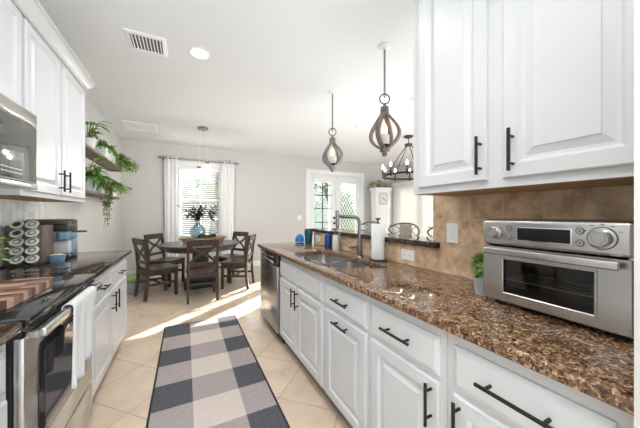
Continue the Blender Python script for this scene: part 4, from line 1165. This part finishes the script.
# ------------------------------------------------------------------ dining set
TX, TY = 0.24, 5.22
dt = thing('dining_table', 'round dark wood pedestal dining table below the window', 'table', (TX, TY, 0))
b = B(); b.lathe([(0, 0.722), (0.63, 0.722), (0.655, 0.73), (0.665, 0.742), (0.665, 0.752), (0.655, 0.76), (0, 0.76)], (0, 0, 0), 64); part('tabletop', b, M['tablewood'], dt, False)
b = B(); b.lathe([(0.50, 0.65), (0.56, 0.65), (0.56, 0.722), (0.50, 0.722), (0.50, 0.65)], (0, 0, 0), 48); part('apron', b, M['tablewood'], dt, False)
b = B(); b.box(-0.13, 0.13, -0.13, 0.13, 0.16, 0.68, 0.012); b.box(-0.17, 0.17, -0.17, 0.17, 0.60, 0.722, 0.01); part('pedestal', b, M['blackwood'], dt, False)
b = B(); b.box(-0.20, 0.20, -0.20, 0.20, 0.10, 0.17, 0.01); b.box(-0.26, 0.26, -0.26, 0.26, 0.0, 0.10, 0.012); part('plinth', b, M['blackwood'], dt, False)

def make_chair():
    t = thing('dining_chair', '', 'chair')
    cw = M['chairwood']
    for s_ in (-1, 1):
        b = B(); b.bar([(s_ * 0.195, -0.235, 0.0), (s_ * 0.195, -0.205, 0.25), (s_ * 0.195, -0.20, 0.45), (s_ * 0.195, -0.225, 0.70), (s_ * 0.195, -0.265, 0.91)], 0.036, 0.038, (1, 0, 0)); part('rear_post', b, cw, t, False, 30)
        b = B(); b.bar([(s_ * 0.19, 0.20, 0.0), (s_ * 0.19, 0.20, 0.43)], 0.04, 0.04, (1, 0, 0)); part('leg', b, cw, t, False, 30)
        b = B(); b.box(s_ * 0.19 - 0.011, s_ * 0.19 + 0.011, -0.20, 0.20, 0.20, 0.235); part('stretcher', b, cw, t, False)
    b = B(); b.box(-0.175, 0.175, 0.19, 0.21, 0.355, 0.43); b.box(-0.175, 0.175, -0.215, -0.195, 0.355, 0.43)
    for s_ in (-1, 1): b.box(s_ * 0.19 - 0.01, s_ * 0.19 + 0.01, -0.19, 0.19, 0.355, 0.43)
    part('apron', b, cw, t, False)
    b = B(); loft(b, [[(x, y, 0.430) for x, y in rrect(-0.22, 0.22, -0.185, 0.235, 0.03)], [(x, y, 0.440) for x, y in rrect(-0.228, 0.228, -0.185, 0.243, 0.035)], [(x, y, 0.456) for x, y in rrect(-0.222, 0.222, -0.185, 0.237, 0.03)]]); part('seat', b, M['seatwood'], t, False)
    b = B(); b.bar([(-0.175, -0.255, 0.865), (0, -0.263, 0.865), (0.175, -0.255, 0.865)], 0.095, 0.022, (0, -0.18, 1)); part('top_rail', b, cw, t, False, 30)
    b = B(); b.bar([(-0.175, -0.208, 0.55), (0.175, -0.208, 0.55)], 0.05, 0.02, (0, -0.1, 1)); part('lower_rail', b, cw, t, False, 30)
    for s_ in (-1, 1):
        b = B(); pts = []
        for i in range(9):
            u = i / 8; pts.append((s_ * (-0.17 + 0.34 * u), -0.210 - 0.045 * u + (0.004 * s_), 0.57 + 0.26 * u + 0.02 * math.sin(u * 2 * PI)))
        b.bar(pts, 0.018, 0.034, (0, 1, 0.15)); part('cross_slat', b, cw, t, False, 30)
    b = B(); b.box(-0.18, 0.18, -0.01, 0.01, 0.20, 0.23); part('cross_stretcher', b, cw, t, False)
    return t
chair0 = make_chair()
spots = [((0.228, 4.42), (0, 1), 'dark cross-back dining chair nearest the rug, back turned to it'),
         ((-0.395, 4.875), (0.43, 0.20), 'dark cross-back dining chair beside the white base cabinet end'),
         ((-0.31, 5.60), (0.73, -0.5), 'dark cross-back dining chair under the curtain nearer the plant shelves'),
         ((0.83, 4.86), (-0.405, 0.206), 'dark cross-back dining chair nearest the dishwasher'),
         ((0.80, 5.50), (-0.75, -0.45), 'dark cross-back dining chair below the curtain nearer the french doors')]
for i, ((x, y), (fx_, fy_), lab) in enumerate(spots):
    o = chair0 if i == 0 else copy_tree(chair0)
    o.location = (x, y, 0); o.rotation_euler = (0, 0, math.atan2(fy_, fx_) - PI / 2)
    o['label'] = lab; o['group'] = 'chairs round the dining table'

ty_ = thing('wooden_tray', 'long flared wooden tray in the middle of the dining table', 'tray', (TX + 0.05, TY + 0.02, 0.76))
def trect(w, d): return rrect(-w, w, -d, d, 0.03, 4)
b = B(); loft(b, [[(x, y, z) for x, y in trect(w, d)] for w, d, z in ((0.32, 0.11, 0.0), (0.36, 0.14, 0.075), (0.38, 0.155, 0.085), (0.385, 0.16, 0.10), (0.372, 0.150, 0.10), (0.368, 0.146, 0.09))]); part('tray', b, M['traywood'], ty_, False)
vz = TY + 0.02
va = thing('glass_vase', 'big round teal glass vase with dark branches on the tray', 'vase', (TX - 0.04, vz + 0.025, 0.852))
b = B(); b.lathe([(0, 0.0), (0.07, 0.0), (0.115, 0.03), (0.135, 0.10), (0.12, 0.17), (0.07, 0.225), (0.035, 0.26), (0.028, 0.30), (0.036, 0.32), (0.033, 0.32), (0.025, 0.30), (0.031, 0.262), (0.066, 0.222), (0.116, 0.168), (0.131, 0.10), (0.11, 0.03), (0.06, 0.006), (0, 0.006)], (0, 0, 0), 32); part('vase', b, M['tealglass'], va, False)
def branches(t, n, H0, spread, seed, leafL, name='branches', m='leaf_dark', dx=0.0, dy=0.0):
    rnd = random.Random(seed); b = B(); s = B()
    for i in range(n):
        a = rnd.uniform(0, 2 * PI); r = spread * rnd.uniform(0.4, 1)
        ex = dx + r * math.cos(a); ey = dy + r * 0.6 * math.sin(a); ez = H0 * rnd.uniform(0.7, 1.0)
        pts = [Vector((0, 0, 0.10)), Vector((0, 0, 0.30)), Vector((ex * 0.4, ey * 0.4, 0.30 + (ez - 0.3) * 0.55)), Vector((ex, ey, ez))]
        s.tube(pts, 0.0028, 5)
        for k in range(13):
            u = 0.15 + 0.85 * k / 12
            p = pts[1].lerp(pts[2], u * 2) if u < 0.5 else pts[2].lerp(pts[3], u * 2 - 1)
            v = Vector((rnd.uniform(-1, 1), rnd.uniform(-1, 1), rnd.uniform(-0.2, 0.8)))
            b.leaf(p, v, (0, 0, 1), leafL * rnd.uniform(0.7, 1.2), leafL * 0.6, 0.25)
    part('stems', s, M['stem'], t, False)
    part('leaves', b, M[m], t, False, smooth=0)
branches(va, 13, 0.58, 0.18, 5, 0.09)
branches(va, 3, 0.60, 0.10, 6, 0.062, dx=-0.28)
vb_ = thing('bottle_vase', 'small clear glass vase with a dark sprig on the tray', 'vase', (TX + 0.19, vz - 0.01, 0.852))
b = B(); b.lathe([(0, 0.0), (0.045, 0.0), (0.06, 0.03), (0.058, 0.10), (0.035, 0.16), (0.02, 0.20), (0.018, 0.27), (0.022, 0.28), (0.019, 0.28), (0.015, 0.27), (0.017, 0.2), (0.05, 0.1), (0.05, 0.03), (0, 0.006)], (0, 0, 0), 24); part('vase', b, M['clearglass'], vb_, False)
branches(vb_, 6, 0.58, 0.10, 7, 0.08)
b = B(); rnd = random.Random(9)
for i in range(26):
    u = i / 25; x = TX - 0.03 + 0.27 * u; y = vz - 0.132 + 0.006 * math.sin(u * 7); z = 0.905 + 0.018 * math.sin(u * 9) - 0.03 * abs(u - 0.5)
    b.sphere((x, y, z), 0.022, n=8)
    b.sphere((x, y + 0.012 * math.sin(i), 0.872), 0.022, n=8)
solo('bead_garland', b, M['blackwood'], 'black wooden bead garland heaped in front of the vases on the tray', 'garland', (TX + 0.08, vz - 0.1, 0.82))

# low bin by the left wall
gb = thing('storage_bin', 'low grey bin with green cloth on the floor by the left wall', 'bin', (-0.86, 5.35, 0))
b = B(); b.box(-1.06, -0.62, 5.1, 5.6, 0.0, 0.17, 0.02, 3); part('bin', b, M['greybox'], gb)
b = B(); b.box(-1.04, -0.64, 5.12, 5.58, 0.16, 0.24, 0.03, 3); part('cloth', b, M['greencloth'], gb)

# ------------------------------------------------------------------ ceiling fittings
vt = thing('ceiling_vent', 'white square ceiling vent with dark louvres near the recessed light', 'vent', (-0.30, 2.78, H))
vx0, vx1, vy0, vy1 = -0.455, -0.148, 2.63, 2.93
b = B(); b.rings((vx0, vy0, H), (1, 0, 0), (0, 1, 0), (0, 0, -1), vx1 - vx0, vy1 - vy0, [(0, 0), (0.003, 0.006), (0.035, 0.012), (0.037, 0.002)], fill=False); part('frame', b, M['trim'], vt, smooth=0)
b = B(); b.box(vx0 + 0.03, vx1 - 0.03, vy0 + 0.03, vy1 - 0.03, H - 0.0015, H - 0.0003); part('opening_shade', b, mat('dark_opening_shade', (0.12, 0.12, 0.12), 0.8), vt)  # flat dark sheet stands in for shade inside the vent opening
b = B()
for i in range(9):
    x = vx0 + 0.05 + i * (vx1 - vx0 - 0.10) / 8
    b.bar([(x, vy0 + 0.037, H - 0.007), (x, vy1 - 0.037, H - 0.007)], 0.010, 0.002, (0.75, 0, 0.66))
part('louvres', b, M['trim'], vt, smooth=0)
vt = thing('ceiling_hatch', 'flat white panel on the ceiling in the dining corner', 'ceiling panel', (-0.69, 5.46, H))
b = B(); b.rings((-0.93, 5.22, H), (1, 0, 0), (0, 1, 0), (0, 0, -1), 0.48, 0.48, [(0, 0), (0.002, 0.016), (0.03, 0.018), (0.033, 0.010)], fill=False); part('frame', b, M['trim'], vt, smooth=0)
b = B(); b.box(-0.90, -0.48, 5.25, 5.67, H - 0.011, H - 0.001); part('panel', b, M['trim'], vt)

def downlight(x, y, label, power=32):
    t = thing('recessed_light', label, 'ceiling light', (x, y, H), group='recessed kitchen lights')
    b = B(); b.lathe([(0.075, 0.0), (0.095, 0.0), (0.093, -0.006), (0.075, -0.008), (0.072, -0.002)], (0, 0, 0), 32); part('trim_ring', b, M['trim'], t, False)
    b = B(); b.lathe([(0, -0.003), (0.074, -0.003), (0.074, -0.001), (0, -0.001)], (0, 0, 0), 32); part('lens', b, M['can'], t, False)
    ld = bpy.data.lights.new('lamp', 'SPOT'); ld.energy = power; ld.spot_size = math.radians(150); ld.spot_blend = 0.6; ld.shadow_soft_size = 0.07; ld.color = (0.95, 0.97, 1.0)
    lo = bpy.data.objects.new('lamp', ld); C.objects.link(lo); lo.parent = t; lo.location = (0, 0, -0.02)
downlight(0.12, 2.72, 'lit round recessed ceiling light beside the square vent')
downlight(0.42, 1.47, 'lit round recessed ceiling light over the near end of the rug', 5)
downlight(0.15, 0.15, 'added unseen recessed fill light above the camera position')  # added out of view for extra light on the kitchen
def disc(name, x, y, r, h, label, cat):
    b = B(); b.lathe([(0, -h), (r * 0.85, -h), (r, -h * 0.6), (r, 0), (0, 0)], (x, y, H), 28)
    solo(name, b, M['trim'], label, cat, (x, y, H))
disc('ceiling_speaker', 2.71, 3.76, 0.10, 0.012, 'flat round white disc on the ceiling between pendants and chandelier', 'ceiling speaker')
disc('smoke_detector', 2.66, 2.52, 0.045, 0.04, 'small white smoke detector at the edge of the right wall cabinet', 'smoke detector')

# wooden lantern pendants
def lantern(x, y, ztop, wood, label):
    t = thing('lantern_pendant', label, 'pendant lamp', (x, y, H), group='wooden lantern pendants over the bar')
    R, zb = 0.137, 1.825
    b = B(); b.lathe([(0, H), (0.062, H), (0.060, H - 0.008), (0.03, H - 0.016), (0.01, H - 0.024), (0, H - 0.024)], (x, y, 0), 24); part('canopy', b, M['ceil'], t)
    b = B(); z = H - 0.02; k = 0
    while z > ztop + 0.075:
        ring = []
        for q in range(10):
            a = 2 * PI * q / 10; u = 0.008 * math.cos(a); w = 0.017 * math.sin(a)
            ring.append((x + (u if k % 2 else 0), y + (0 if k % 2 else u), z - 0.017 + w))
        b.tube(ring, 0.0036, 5, closed=True); z -= 0.027; k += 1
    part('chain', b, M['iron'], t)
    b = B(); b.tube([(x + 0.045 * math.cos(a) * c_, y - 0.045 * math.cos(a) * s_, ztop + 0.045 + 0.045 * math.sin(a)) for a in [2 * PI * q / 24 for q in range(24)] for c_, s_ in ((0.89, 0.45),)], 0.0055, 8, closed=True); part('ring', b, M['iron'], t)
    b = B(); b.lathe([(0, ztop + 0.005), (0.012, ztop + 0.005), (0.014, ztop - 0.02), (0.036, ztop - 0.03), (0.036, ztop - 0.05), (0.028, ztop - 0.058), (0, ztop - 0.058)], (x, y, 0), 20); part('cap', b, M[wood], t)
    z1 = ztop - 0.05
    for k in range(4):
        a = PI / 4 + k * PI / 2 - 0.35; ca, sa = math.cos(a), math.sin(a)
        b = B(); pts = []
        for i in range(21):
            u = i / 20
            # teardrop: narrow top, swelling, rounded bottom
            r = R * (math.sin(PI * min(1, u ** 1.45)) ** 0.85) * (1.0) if 0 < u < 1 else 0
            r = max(r, 0.024)
            pts.append((x + ca * r, y + sa * r, z1 + (zb + 0.03 - z1) * u))
        b.bar(pts, 0.040, 0.019, (-sa, ca, 0)); part('rib', b, M[wood], t, smooth=30)
    b = B(); b.lathe([(0, zb + 0.05), (0.045, zb + 0.045), (0.045, zb + 0.02), (0.022, zb + 0.008), (0.026, zb - 0.005), (0.02, zb - 0.022), (0, zb - 0.028)], (x, y, 0), 20); part('base_cap', b, M[wood], t)
    b = B(); b.lathe([(0, zb + 0.055), (0.038, zb + 0.055), (0.052, zb + 0.075), (0.047, zb + 0.078), (0, zb + 0.07)], (x, y, 0), 20); part('candle_pan', b, M['blackmetal'], t)
    b = B(); b.lathe([(0, zb + 0.075), (0.042, zb + 0.075), (0.042, zb + 0.165), (0.037, zb + 0.168), (0, zb + 0.172)], (x, y, 0), 20); part('candle', b, M['candle'], t)
    b = B(); b.lathe([(0, zb + 0.174), (0.014, zb + 0.178), (0.027, zb + 0.20), (0.025, zb + 0.23), (0.012, zb + 0.262), (0, zb + 0.275)], (x, y, 0), 16); part('bulb', b, M['flame'], t, label='warm glowing bulb')
lantern(1.60, 1.857, 2.272, 'pendwood', 'brown wooden lantern pendant nearer the white wall cabinet')
lantern(1.62, 2.841, 2.25, 'pendgrey', 'grey wooden lantern pendant in front of the french doors')

def lamp_point(loc, parent, power):
    ld = bpy.data.lights.new('lamp', 'POINT'); ld.energy = power; ld.shadow_soft_size = 0.05; ld.color = (1.0, 0.93, 0.84)
    lo = bpy.data.objects.new('lamp', ld); C.objects.link(lo); lo.parent = parent; lo.location = Vector(loc) - ROOT[parent.name]
# dining pendant with two small shades
dp = thing('dining_pendant', 'two-light pendant with small opal shades over the dining table', 'pendant lamp', (0.27, 5.05, H))
px0, py0 = 0.27, 5.05
b = B(); b.lathe([(0, H), (0.085, H), (0.085, H - 0.03), (0.08, H - 0.035), (0, H - 0.035)], (px0, py0, 0), 28); part('canopy', b, M['nickel'], dp)
for dx, zb in ((-0.06, 1.91), (0.07, 2.0)):
    b = B(); b.cyl((px0 + dx * 0.6, py0, H - 0.035), (px0 + dx, py0, zb + 0.19), 0.0025, n=6); part('cord', b, M['trim'], dp)
    b = B(); b.lathe([(0, zb + 0.20), (0.02, zb + 0.20), (0.045, zb + 0.165), (0.045, zb + 0.15), (0, zb + 0.15)], (px0 + dx, py0, 0), 20); part('socket_cap', b, M['nickel'], dp)
    b = B(); b.lathe([(0.050, zb + 0.155), (0.055, zb + 0.15), (0.055, zb), (0.050, zb), (0.050, zb + 0.155)], (px0 + dx, py0, 0), 24); s = part('lamp_shade', b, M['shade'], dp)
    b = B(); b.sphere((px0 + dx, py0, zb + 0.08), 0.028, n=12); part('bulb', b, M['bulb'], s)
    lamp_point((px0 + dx, py0, zb - 0.03), dp, 12)

# ring chandelier
CX, CY = 3.85, 3.78
ch = thing('ring_chandelier', 'black ring chandelier with candle bulbs beyond the bar', 'chandelier', (CX, CY, H))
b = B(); b.lathe([(0, H), (0.09, H), (0.088, H - 0.02), (0.05, H - 0.04), (0.012, H - 0.05), (0, H - 0.05)], (CX, CY, 0), 24); b.cyl((CX, CY, H - 0.04), (CX, CY, 2.63), 0.008, n=8); part('canopy', b, M['iron'], ch)
b = B(); b.lathe([(0, 2.64), (0.07, 2.635), (0.075, 2.615), (0.06, 2.595), (0, 2.59)], (CX, CY, 0), 20); part('hub', b, M['iron'], ch)
RR, RZ = 0.49, 2.00
b = B(); b.lathe([(RR - 0.015, RZ), (RR + 0.01, RZ), (RR + 0.01, RZ + 0.036), (RR - 0.015, RZ + 0.036), (RR - 0.015, RZ)], (CX, CY, 0), 48); part('ring', b, M['blackmetal'], ch)
for k in range(4):
    a = k * PI / 2 + 0.35
    b = B(); b.cyl((CX + 0.05 * math.cos(a), CY + 0.05 * math.sin(a), 2.61), (CX + RR * math.cos(a), CY + RR * math.sin(a), RZ + 0.05), 0.008, n=8); part('rod', b, M['blackmetal'], ch)
for k in range(10):
    a = k * 2 * PI / 10 + 0.1; x, y = CX + RR * math.cos(a), CY + RR * math.sin(a)
    b = B(); b.lathe([(0, RZ - 0.03), (0.012, RZ - 0.025), (0.012, RZ + 0.055), (0.03, RZ + 0.06), (0.03, RZ + 0.068), (0.012, RZ + 0.07), (0.012, RZ + 0.15), (0, RZ + 0.15)], (x, y, 0), 12); c = part('candle_holder', b, M['blackmetal'], ch)
    b = B(); b.lathe([(0, RZ + 0.149), (0.012, RZ + 0.155), (0.017, RZ + 0.185), (0.013, RZ + 0.21), (0.006, RZ + 0.235), (0, RZ + 0.24)], (x, y, 0), 12); part('bulb', b, M['bulb'], c, label='glowing candle bulb')

# ------------------------------------------------------------------ tall clock
ck = thing('tall_clock', 'white tall case clock in the corner beyond the bar', 'clock', (5.10, 6.10, 0), math.radians(-12)); ck.scale = (0.80, 0.9, 0.985)
b = B(); b.box(-0.31, 0.31, -0.20, 0.20, 0, 0.28, 0.006); b.box(-0.285, 0.285, -0.185, 0.185, 0.28, 0.34, 0.01); part('base', b, M['clock'], ck, False)
b = B(); b.box(-0.27, 0.27, -0.175, 0.175, 0.34, 1.48, 0.006)
part('case', b, M['clock'], ck, False)
b = B(); b.rings((-0.2, -0.175, 0.42), (1, 0, 0), (0, 0, 1), (0, -1, 0), 0.40, 1.0, RAISED); d = part('door', b, M['clock'], ck, False, 20)
b = B(); b.box(-0.285, 0.285, -0.185, 0.185, 1.48, 2.00, 0.006); part('hood', b, M['clock'], ck, False)
b = B(); b.box(-0.305, 0.305, -0.205, 0.205, 1.99, 2.02, 0.006); b.box(-0.33, 0.33, -0.225, 0.225, 2.02, 2.07, 0.01); part('cornice', b, M['clock'], ck, False)
b = B(); b.box(-0.19, 0.19, -0.19, -0.185, 1.56, 1.94); dl = part('dial', b, M['dial'], ck, False)
b = B()
for k in range(12):
    a = k * PI / 6; r0, r1 = 0.135, 0.165
    b.bar([(r0 * math.sin(a), -0.191, 1.75 + r0 * math.cos(a)), (r1 * math.sin(a), -0.191, 1.75 + r1 * math.cos(a))], 0.002, 0.010, (0, 1, 0))
b.tube([(0.172 * math.cos(a), -0.191, 1.75 + 0.172 * math.sin(a)) for a in [2 * PI * q / 40 for q in range(40)]], 0.002, 5, closed=True)
part('hour_marks', b, M['wire'], dl, False)
for a, L_, w in ((math.radians(130), 0.09, 0.018), (math.radians(-48), 0.06, 0.014)):
    b = B(); b.bar([(0, -0.195, 1.75), (L_ * math.sin(a), -0.195, 1.75 + L_ * math.cos(a))], 0.002, w, (0, 1, 0)); b.cyl((0, -0.197, 1.75), (0, -0.190, 1.75), 0.012, n=10); part('hand', b, M['blackmetal'], dl, False)
gr = thing('greenery_basket', 'leafy greenery in a brown basket on top of the white clock', 'plant', (5.06, 6.10, 2.04))
b = B(); b.lathe([(0, 0), (0.13, 0), (0.16, 0.10), (0.15, 0.10), (0.12, 0.02), (0, 0.02)], (0.08, 0, 0), 24); part('basket', b, M['basket'], gr, False)
b = B(); rnd = random.Random(12)
for i in range(260):
    u = rnd.uniform(-1, 1); x = u * 0.40; z = 0.10 + 0.14 * (1 - u * u) * rnd.random() - 0.06 * abs(u)
    b.leaf((x, rnd.uniform(-0.16, 0.12), z), (rnd.uniform(-1, 1), rnd.uniform(-1, 0.6), rnd.uniform(-0.4, 0.7)), (0, 0, 1), 0.075, 0.045, 0.3)
for i in range(10): b.tube([(0.08, 0, 0.02), (rnd.uniform(-0.3, 0.3), rnd.uniform(-.1, .1), 0.17)], 0.003, 4)
part('leaves', b, M['leaf_sage'], gr, False, smooth=0)

# ------------------------------------------------------------------ bar stools
def make_stool():
    t = thing('bar_stool', '', 'stool')
    for sx in (-1, 1):
        for sy in (-1, 1):
            b = B(); b.tube([(sx * 0.20, sy * 0.19, 0), (sx * 0.155, sy * 0.15, 0.70)], 0.011, 8); part('leg', b, M['wire'], t, False)
    b = B()
    for s_ in (-1, 1): b.cyl((-0.185, s_ * 0.175, 0.25), (0.185, s_ * 0.175, 0.25), 0.008, n=8); b.cyl((s_ * 0.185, -0.175, 0.25), (s_ * 0.185, 0.175, 0.25), 0.008, n=8)
    part('footrest', b, M['wire'], t, False)
    b = B(); loft(b, [[(x, y, z) for x, y in rrect(-w, w, -w, w, 0.07)] for w, z in ((0.19, 0.69), (0.205, 0.71), (0.195, 0.735))]); part('seat', b, M['woven'], t, False)
    # oval wire back on the far side from the bar
    def wave(u): return 0.0
    b = B(); pts = []
    for q in range(36):
        a = 2 * PI * q / 36; y = 0.205 * math.cos(a); x = 0.19 - 0.05 * (abs(y) / 0.205) ** 2 * 1.0
        pts.append((x, y, 1.115 + 0.072 * math.sin(a)))
    b.tube(pts, 0.0075, 8, closed=True)
    part('back_loop', b, M['wire'], t, False)
    for s_ in (-1, 1):
        b = B(); b.tube([(0.155, s_ * 0.13, 0.70), (0.185, s_ * 0.135, 0.90), (0.182, s_ * 0.14, 1.062)], 0.008, 8); part('back_post', b, M['wire'], t, False)
    b = B(); bm = b.bm
    g = [[bm.verts.new((0.187 - 0.05 * (abs(y) / 0.205) ** 2, y, 1.115 + zz)) for zz in (-0.062, -0.02, 0.02, 0.062)] for y in (-0.08, -0.04, 0, 0.04, 0.08)]
    for i in range(4):
        for j in range(3): bm.faces.new((g[i][j], g[i + 1][j], g[i + 1][j + 1], g[i][j + 1]))
    o = part('woven_panel', b, M['woven'], t, False, 60); so = o.modifiers.new('thick', 'SOLIDIFY'); so.thickness = 0.008
    for s_ in (-1, 1):
        b = B(); b.tube([(0.187 - 0.05 * ((0.205 - 0.13 * abs(math.sin(v))) / 0.205) ** 2 * 1.0, s_ * (0.20 - 0.115 * math.sin(v)), 1.115 + 0.045 * math.cos(v)) for v in [PI * q / 10 for q in range(11)]], 0.004, 6)
        part('back_wire', b, M['wire'], t, False)
    return t
st0 = make_stool()
for i, (y, lab) in enumerate(((1.98, 'dark wire-back bar stool between paper towels and tiled wall'), (2.50, 'dark wire-back bar stool behind the faucet'), (1.47, 'dark wire-back bar stool mostly hidden behind the tiled wall end'))):
    o = st0 if i == 0 else copy_tree(st0)
    o.location = (1.80, y, 0); o['label'] = lab; o['group'] = 'stools behind the bar'

# ------------------------------------------------------------------ plant shelves
def shelf(z, y0, y1, label):
    t = thing('wall_shelf', label, 'shelf', (XL, (y0 + y1) / 2, z), group='plant shelves')
    b = B(); b.box(XL + 0.001, -0.945, y0, y1, z - 0.032, z, 0.003); part('board', b, M['shelf'], t)
    for y in (y0 + 0.2, y1 - 0.2):
        b = B(); b.box(XL + 0.001, -0.97, y - 0.012, y + 0.012, z - 0.040, z - 0.033); b.box(XL + 0.001, XL + 0.007, y - 0.012, y + 0.012, z - 0.06, z - 0.040); part('bracket', b, M['blackmetal'], t)
shelf(2.035, 3.45, 5.62, 'upper wooden plant shelf on the left wall')
shelf(1.545, 3.45, 5.25, 'lower wooden plant shelf on the left wall')
def foliage_mesh(rnd, b, s, stems, leafL, leafW, per, droop=0.3):
    for pts in stems:
        pts = [Vector(p) for p in pts]
        s.tube(pts, 0.003, 4)
        segs = len(pts) - 1
        for k in range(per):
            u = (k + 0.5) / per * segs; i = min(int(u), segs - 1)
            p = pts[i].lerp(pts[i + 1], u - i)
            d = Vector((rnd.uniform(-1, 1), rnd.uniform(-1, 1), rnd.uniform(-0.8, 0.5)))
            l = leafL * rnd.uniform(0.7, 1.25)
            b.leaf(p, d, (rnd.uniform(-.3, .3), rnd.uniform(-.3, .3), 1), l, l * leafW, droop)
def keep_off_wall(t, *bs):
    lim = XL + 0.006 - t.location.x
    for q in bs:
        for v in q.bm.verts:
            if v.co.x < lim: v.co.x = lim + 0.002 * random.random()
def trailing(t, rnd, n, r, h0, droplo, drophi, leafL, leafW, per, m, ysp=None, outx=(0.05, 0.2), name='foliage'):
    b = B(); s = B(); stems = []
    for i in range(n):
        y0 = rnd.uniform(-ysp, ysp) if ysp else rnd.uniform(-r, r)
        x0 = rnd.uniform(-0.03, 0.05)
        ox = rnd.uniform(*outx); oy = y0 + rnd.uniform(-0.12, 0.12); dr = rnd.uniform(droplo, drophi)
        stems.append([(x0, y0, h0 - 0.02), (x0 + ox * 0.5, (y0 + oy) / 2, h0 + rnd.uniform(0.02, 0.09)), (x0 + ox, oy, h0 - 0.02 - dr * 0.3), (x0 + ox * 1.1, oy + rnd.uniform(-0.03, 0.03), h0 - dr)])
    foliage_mesh(rnd, b, s, stems, leafL, leafW, per)
    keep_off_wall(t, b, s)
    part('stems', s, M['stem'], t, False); part(name, b, M[m], t, False, smooth=0)
def upright(t, rnd, n, h0, H1, sp, leafL, leafW, m):
    b = B(); s = B()
    for i in range(n):
        a = rnd.uniform(0, 2 * PI); r = sp * rnd.uniform(0.2, 1); e = Vector((r * math.cos(a), r * math.sin(a), h0 + H1 * rnd.uniform(0.45, 1)))
        st = Vector((r * 0.15 * math.cos(a), r * 0.15 * math.sin(a), h0 - 0.03))
        s.tube([st, (st + e) / 2 + Vector((0, 0, 0.03)), e], 0.003, 4)
        b.leaf(e, (math.cos(a), math.sin(a), rnd.uniform(-0.2, 0.9)), (0, 0, 1), leafL * rnd.uniform(.8, 1.2), leafL * leafW, 0.4)
        b.leaf((st + e) / 2, (math.cos(a + 1), math.sin(a + 1), 0.5), (0, 0, 1), leafL * rnd.uniform(.6, 1), leafL * leafW, 0.4)
    keep_off_wall(t, b, s)
    part('stems', s, M['stem'], t, False); part('leaves', b, M[m], t, False, smooth=0)
PX = -1.035
t = thing('potted_plant', 'upright leafy plant in a white pot on the upper shelf beside the cabinet', 'potted plant', (PX, 4.05, 2.035)); pot_plain(t, 0.06, 0.08, 0.14); upright(t, random.Random(1), 14, 0.12, 0.24, 0.13, 0.15, 0.36, 'leaf')
t = thing('planter', 'long white planter box with trailing ivy on the upper shelf', 'potted plant', (PX, 4.78, 2.035))
b = B(); b.box(-0.075, 0.075, -0.28, 0.28, 0, 0.16, 0.008); part('planter_box', b, M['pot'], t, False)
b = B(); b.box(-0.065, 0.065, -0.27, 0.27, 0.155, 0.164); part('soil', b, M['soil'], t, False)
trailing(t, random.Random(3), 60, 0.1, 0.17, -0.06, 0.06, 0.048, 0.7, 14, 'leaf', ysp=0.27, outx=(-0.03, 0.06))
t = thing('potted_plant', 'bushy trailing ivy in a white pot at the far end of the upper shelf', 'potted plant', (PX, 5.33, 2.035)); pot_plain(t, 0.07, 0.09, 0.14)
trailing(t, random.Random(5), 60, 0.1, 0.13, 0.04, 0.19, 0.052, 0.65, 16, 'leaf_bright', ysp=0.12, outx=(0.04, 0.25))
t = thing('potted_plant', 'broad-leaved pothos in a tall white pot on the lower shelf beside the cabinet', 'potted plant', (PX, 4.08, 1.545)); pot_plain(t, 0.075, 0.095, 0.19); trailing(t, random.Random(7), 12, 0.08, 0.20, -0.15, 0.15, 0.16, 0.45, 5, 'leaf', outx=(0.0, 0.16))
upright(t, random.Random(17), 8, 0.18, 0.25, 0.12, 0.17, 0.42, 'leaf')
t = thing('hanging_plant', 'string plant trailing far below the lower shelf from a small white pot', 'potted plant', (PX + 0.03, 4.36, 1.545)); pot_plain(t, 0.05, 0.065, 0.11)
b = B(); s = B(); rnd = random.Random(8); stems = []
for i in range(16):
    y0 = rnd.uniform(-0.05, 0.05); dr = rnd.uniform(0.10, 0.30) if i > 2 else 0.42
    ox = 0.115 + rnd.uniform(0, 0.05)
    stems.append([(0, y0, 0.10), (0.06, y0, 0.14), (ox, y0 * 1.3 - 0.12, 0.06), (ox + 0.01, y0 - 0.24 + rnd.uniform(-0.04, 0.04), -dr * 0.5), (ox, y0 - 0.27 + rnd.uniform(-0.05, 0.05), -dr)])
foliage_mesh(rnd, b, s, stems, 0.040, 0.75, 28)
part('stems', s, M['stem'], t, False); part('foliage', b, M['leaf_sage'], t, False, smooth=0)
t = thing('potted_plant', 'yellow-green variegated trailing plant in a white bowl at the end of the lower shelf', 'potted plant', (PX, 4.96, 1.545)); pot_plain(t, 0.09, 0.125, 0.14)
trailing(t, random.Random(10), 30, 0.1, 0.15, -0.06, 0.10, 0.075, 0.5, 8, 'leaf_bright', ysp=0.16, outx=(0.0, 0.22))
b = B()
for k, (y, h_) in enumerate(((4.62, 0.30), (4.86, 0.26))): pass
b.box(XL + 0.004, XL + 0.018, 4.50, 4.62, 2.036, 2.36, 0.003); solo('wooden_plaque', b, M['rackwood'], 'narrow brown wooden plaque leaning behind the ivy planter', 'decoration', (XL + 0.01, 4.56, 2.036))
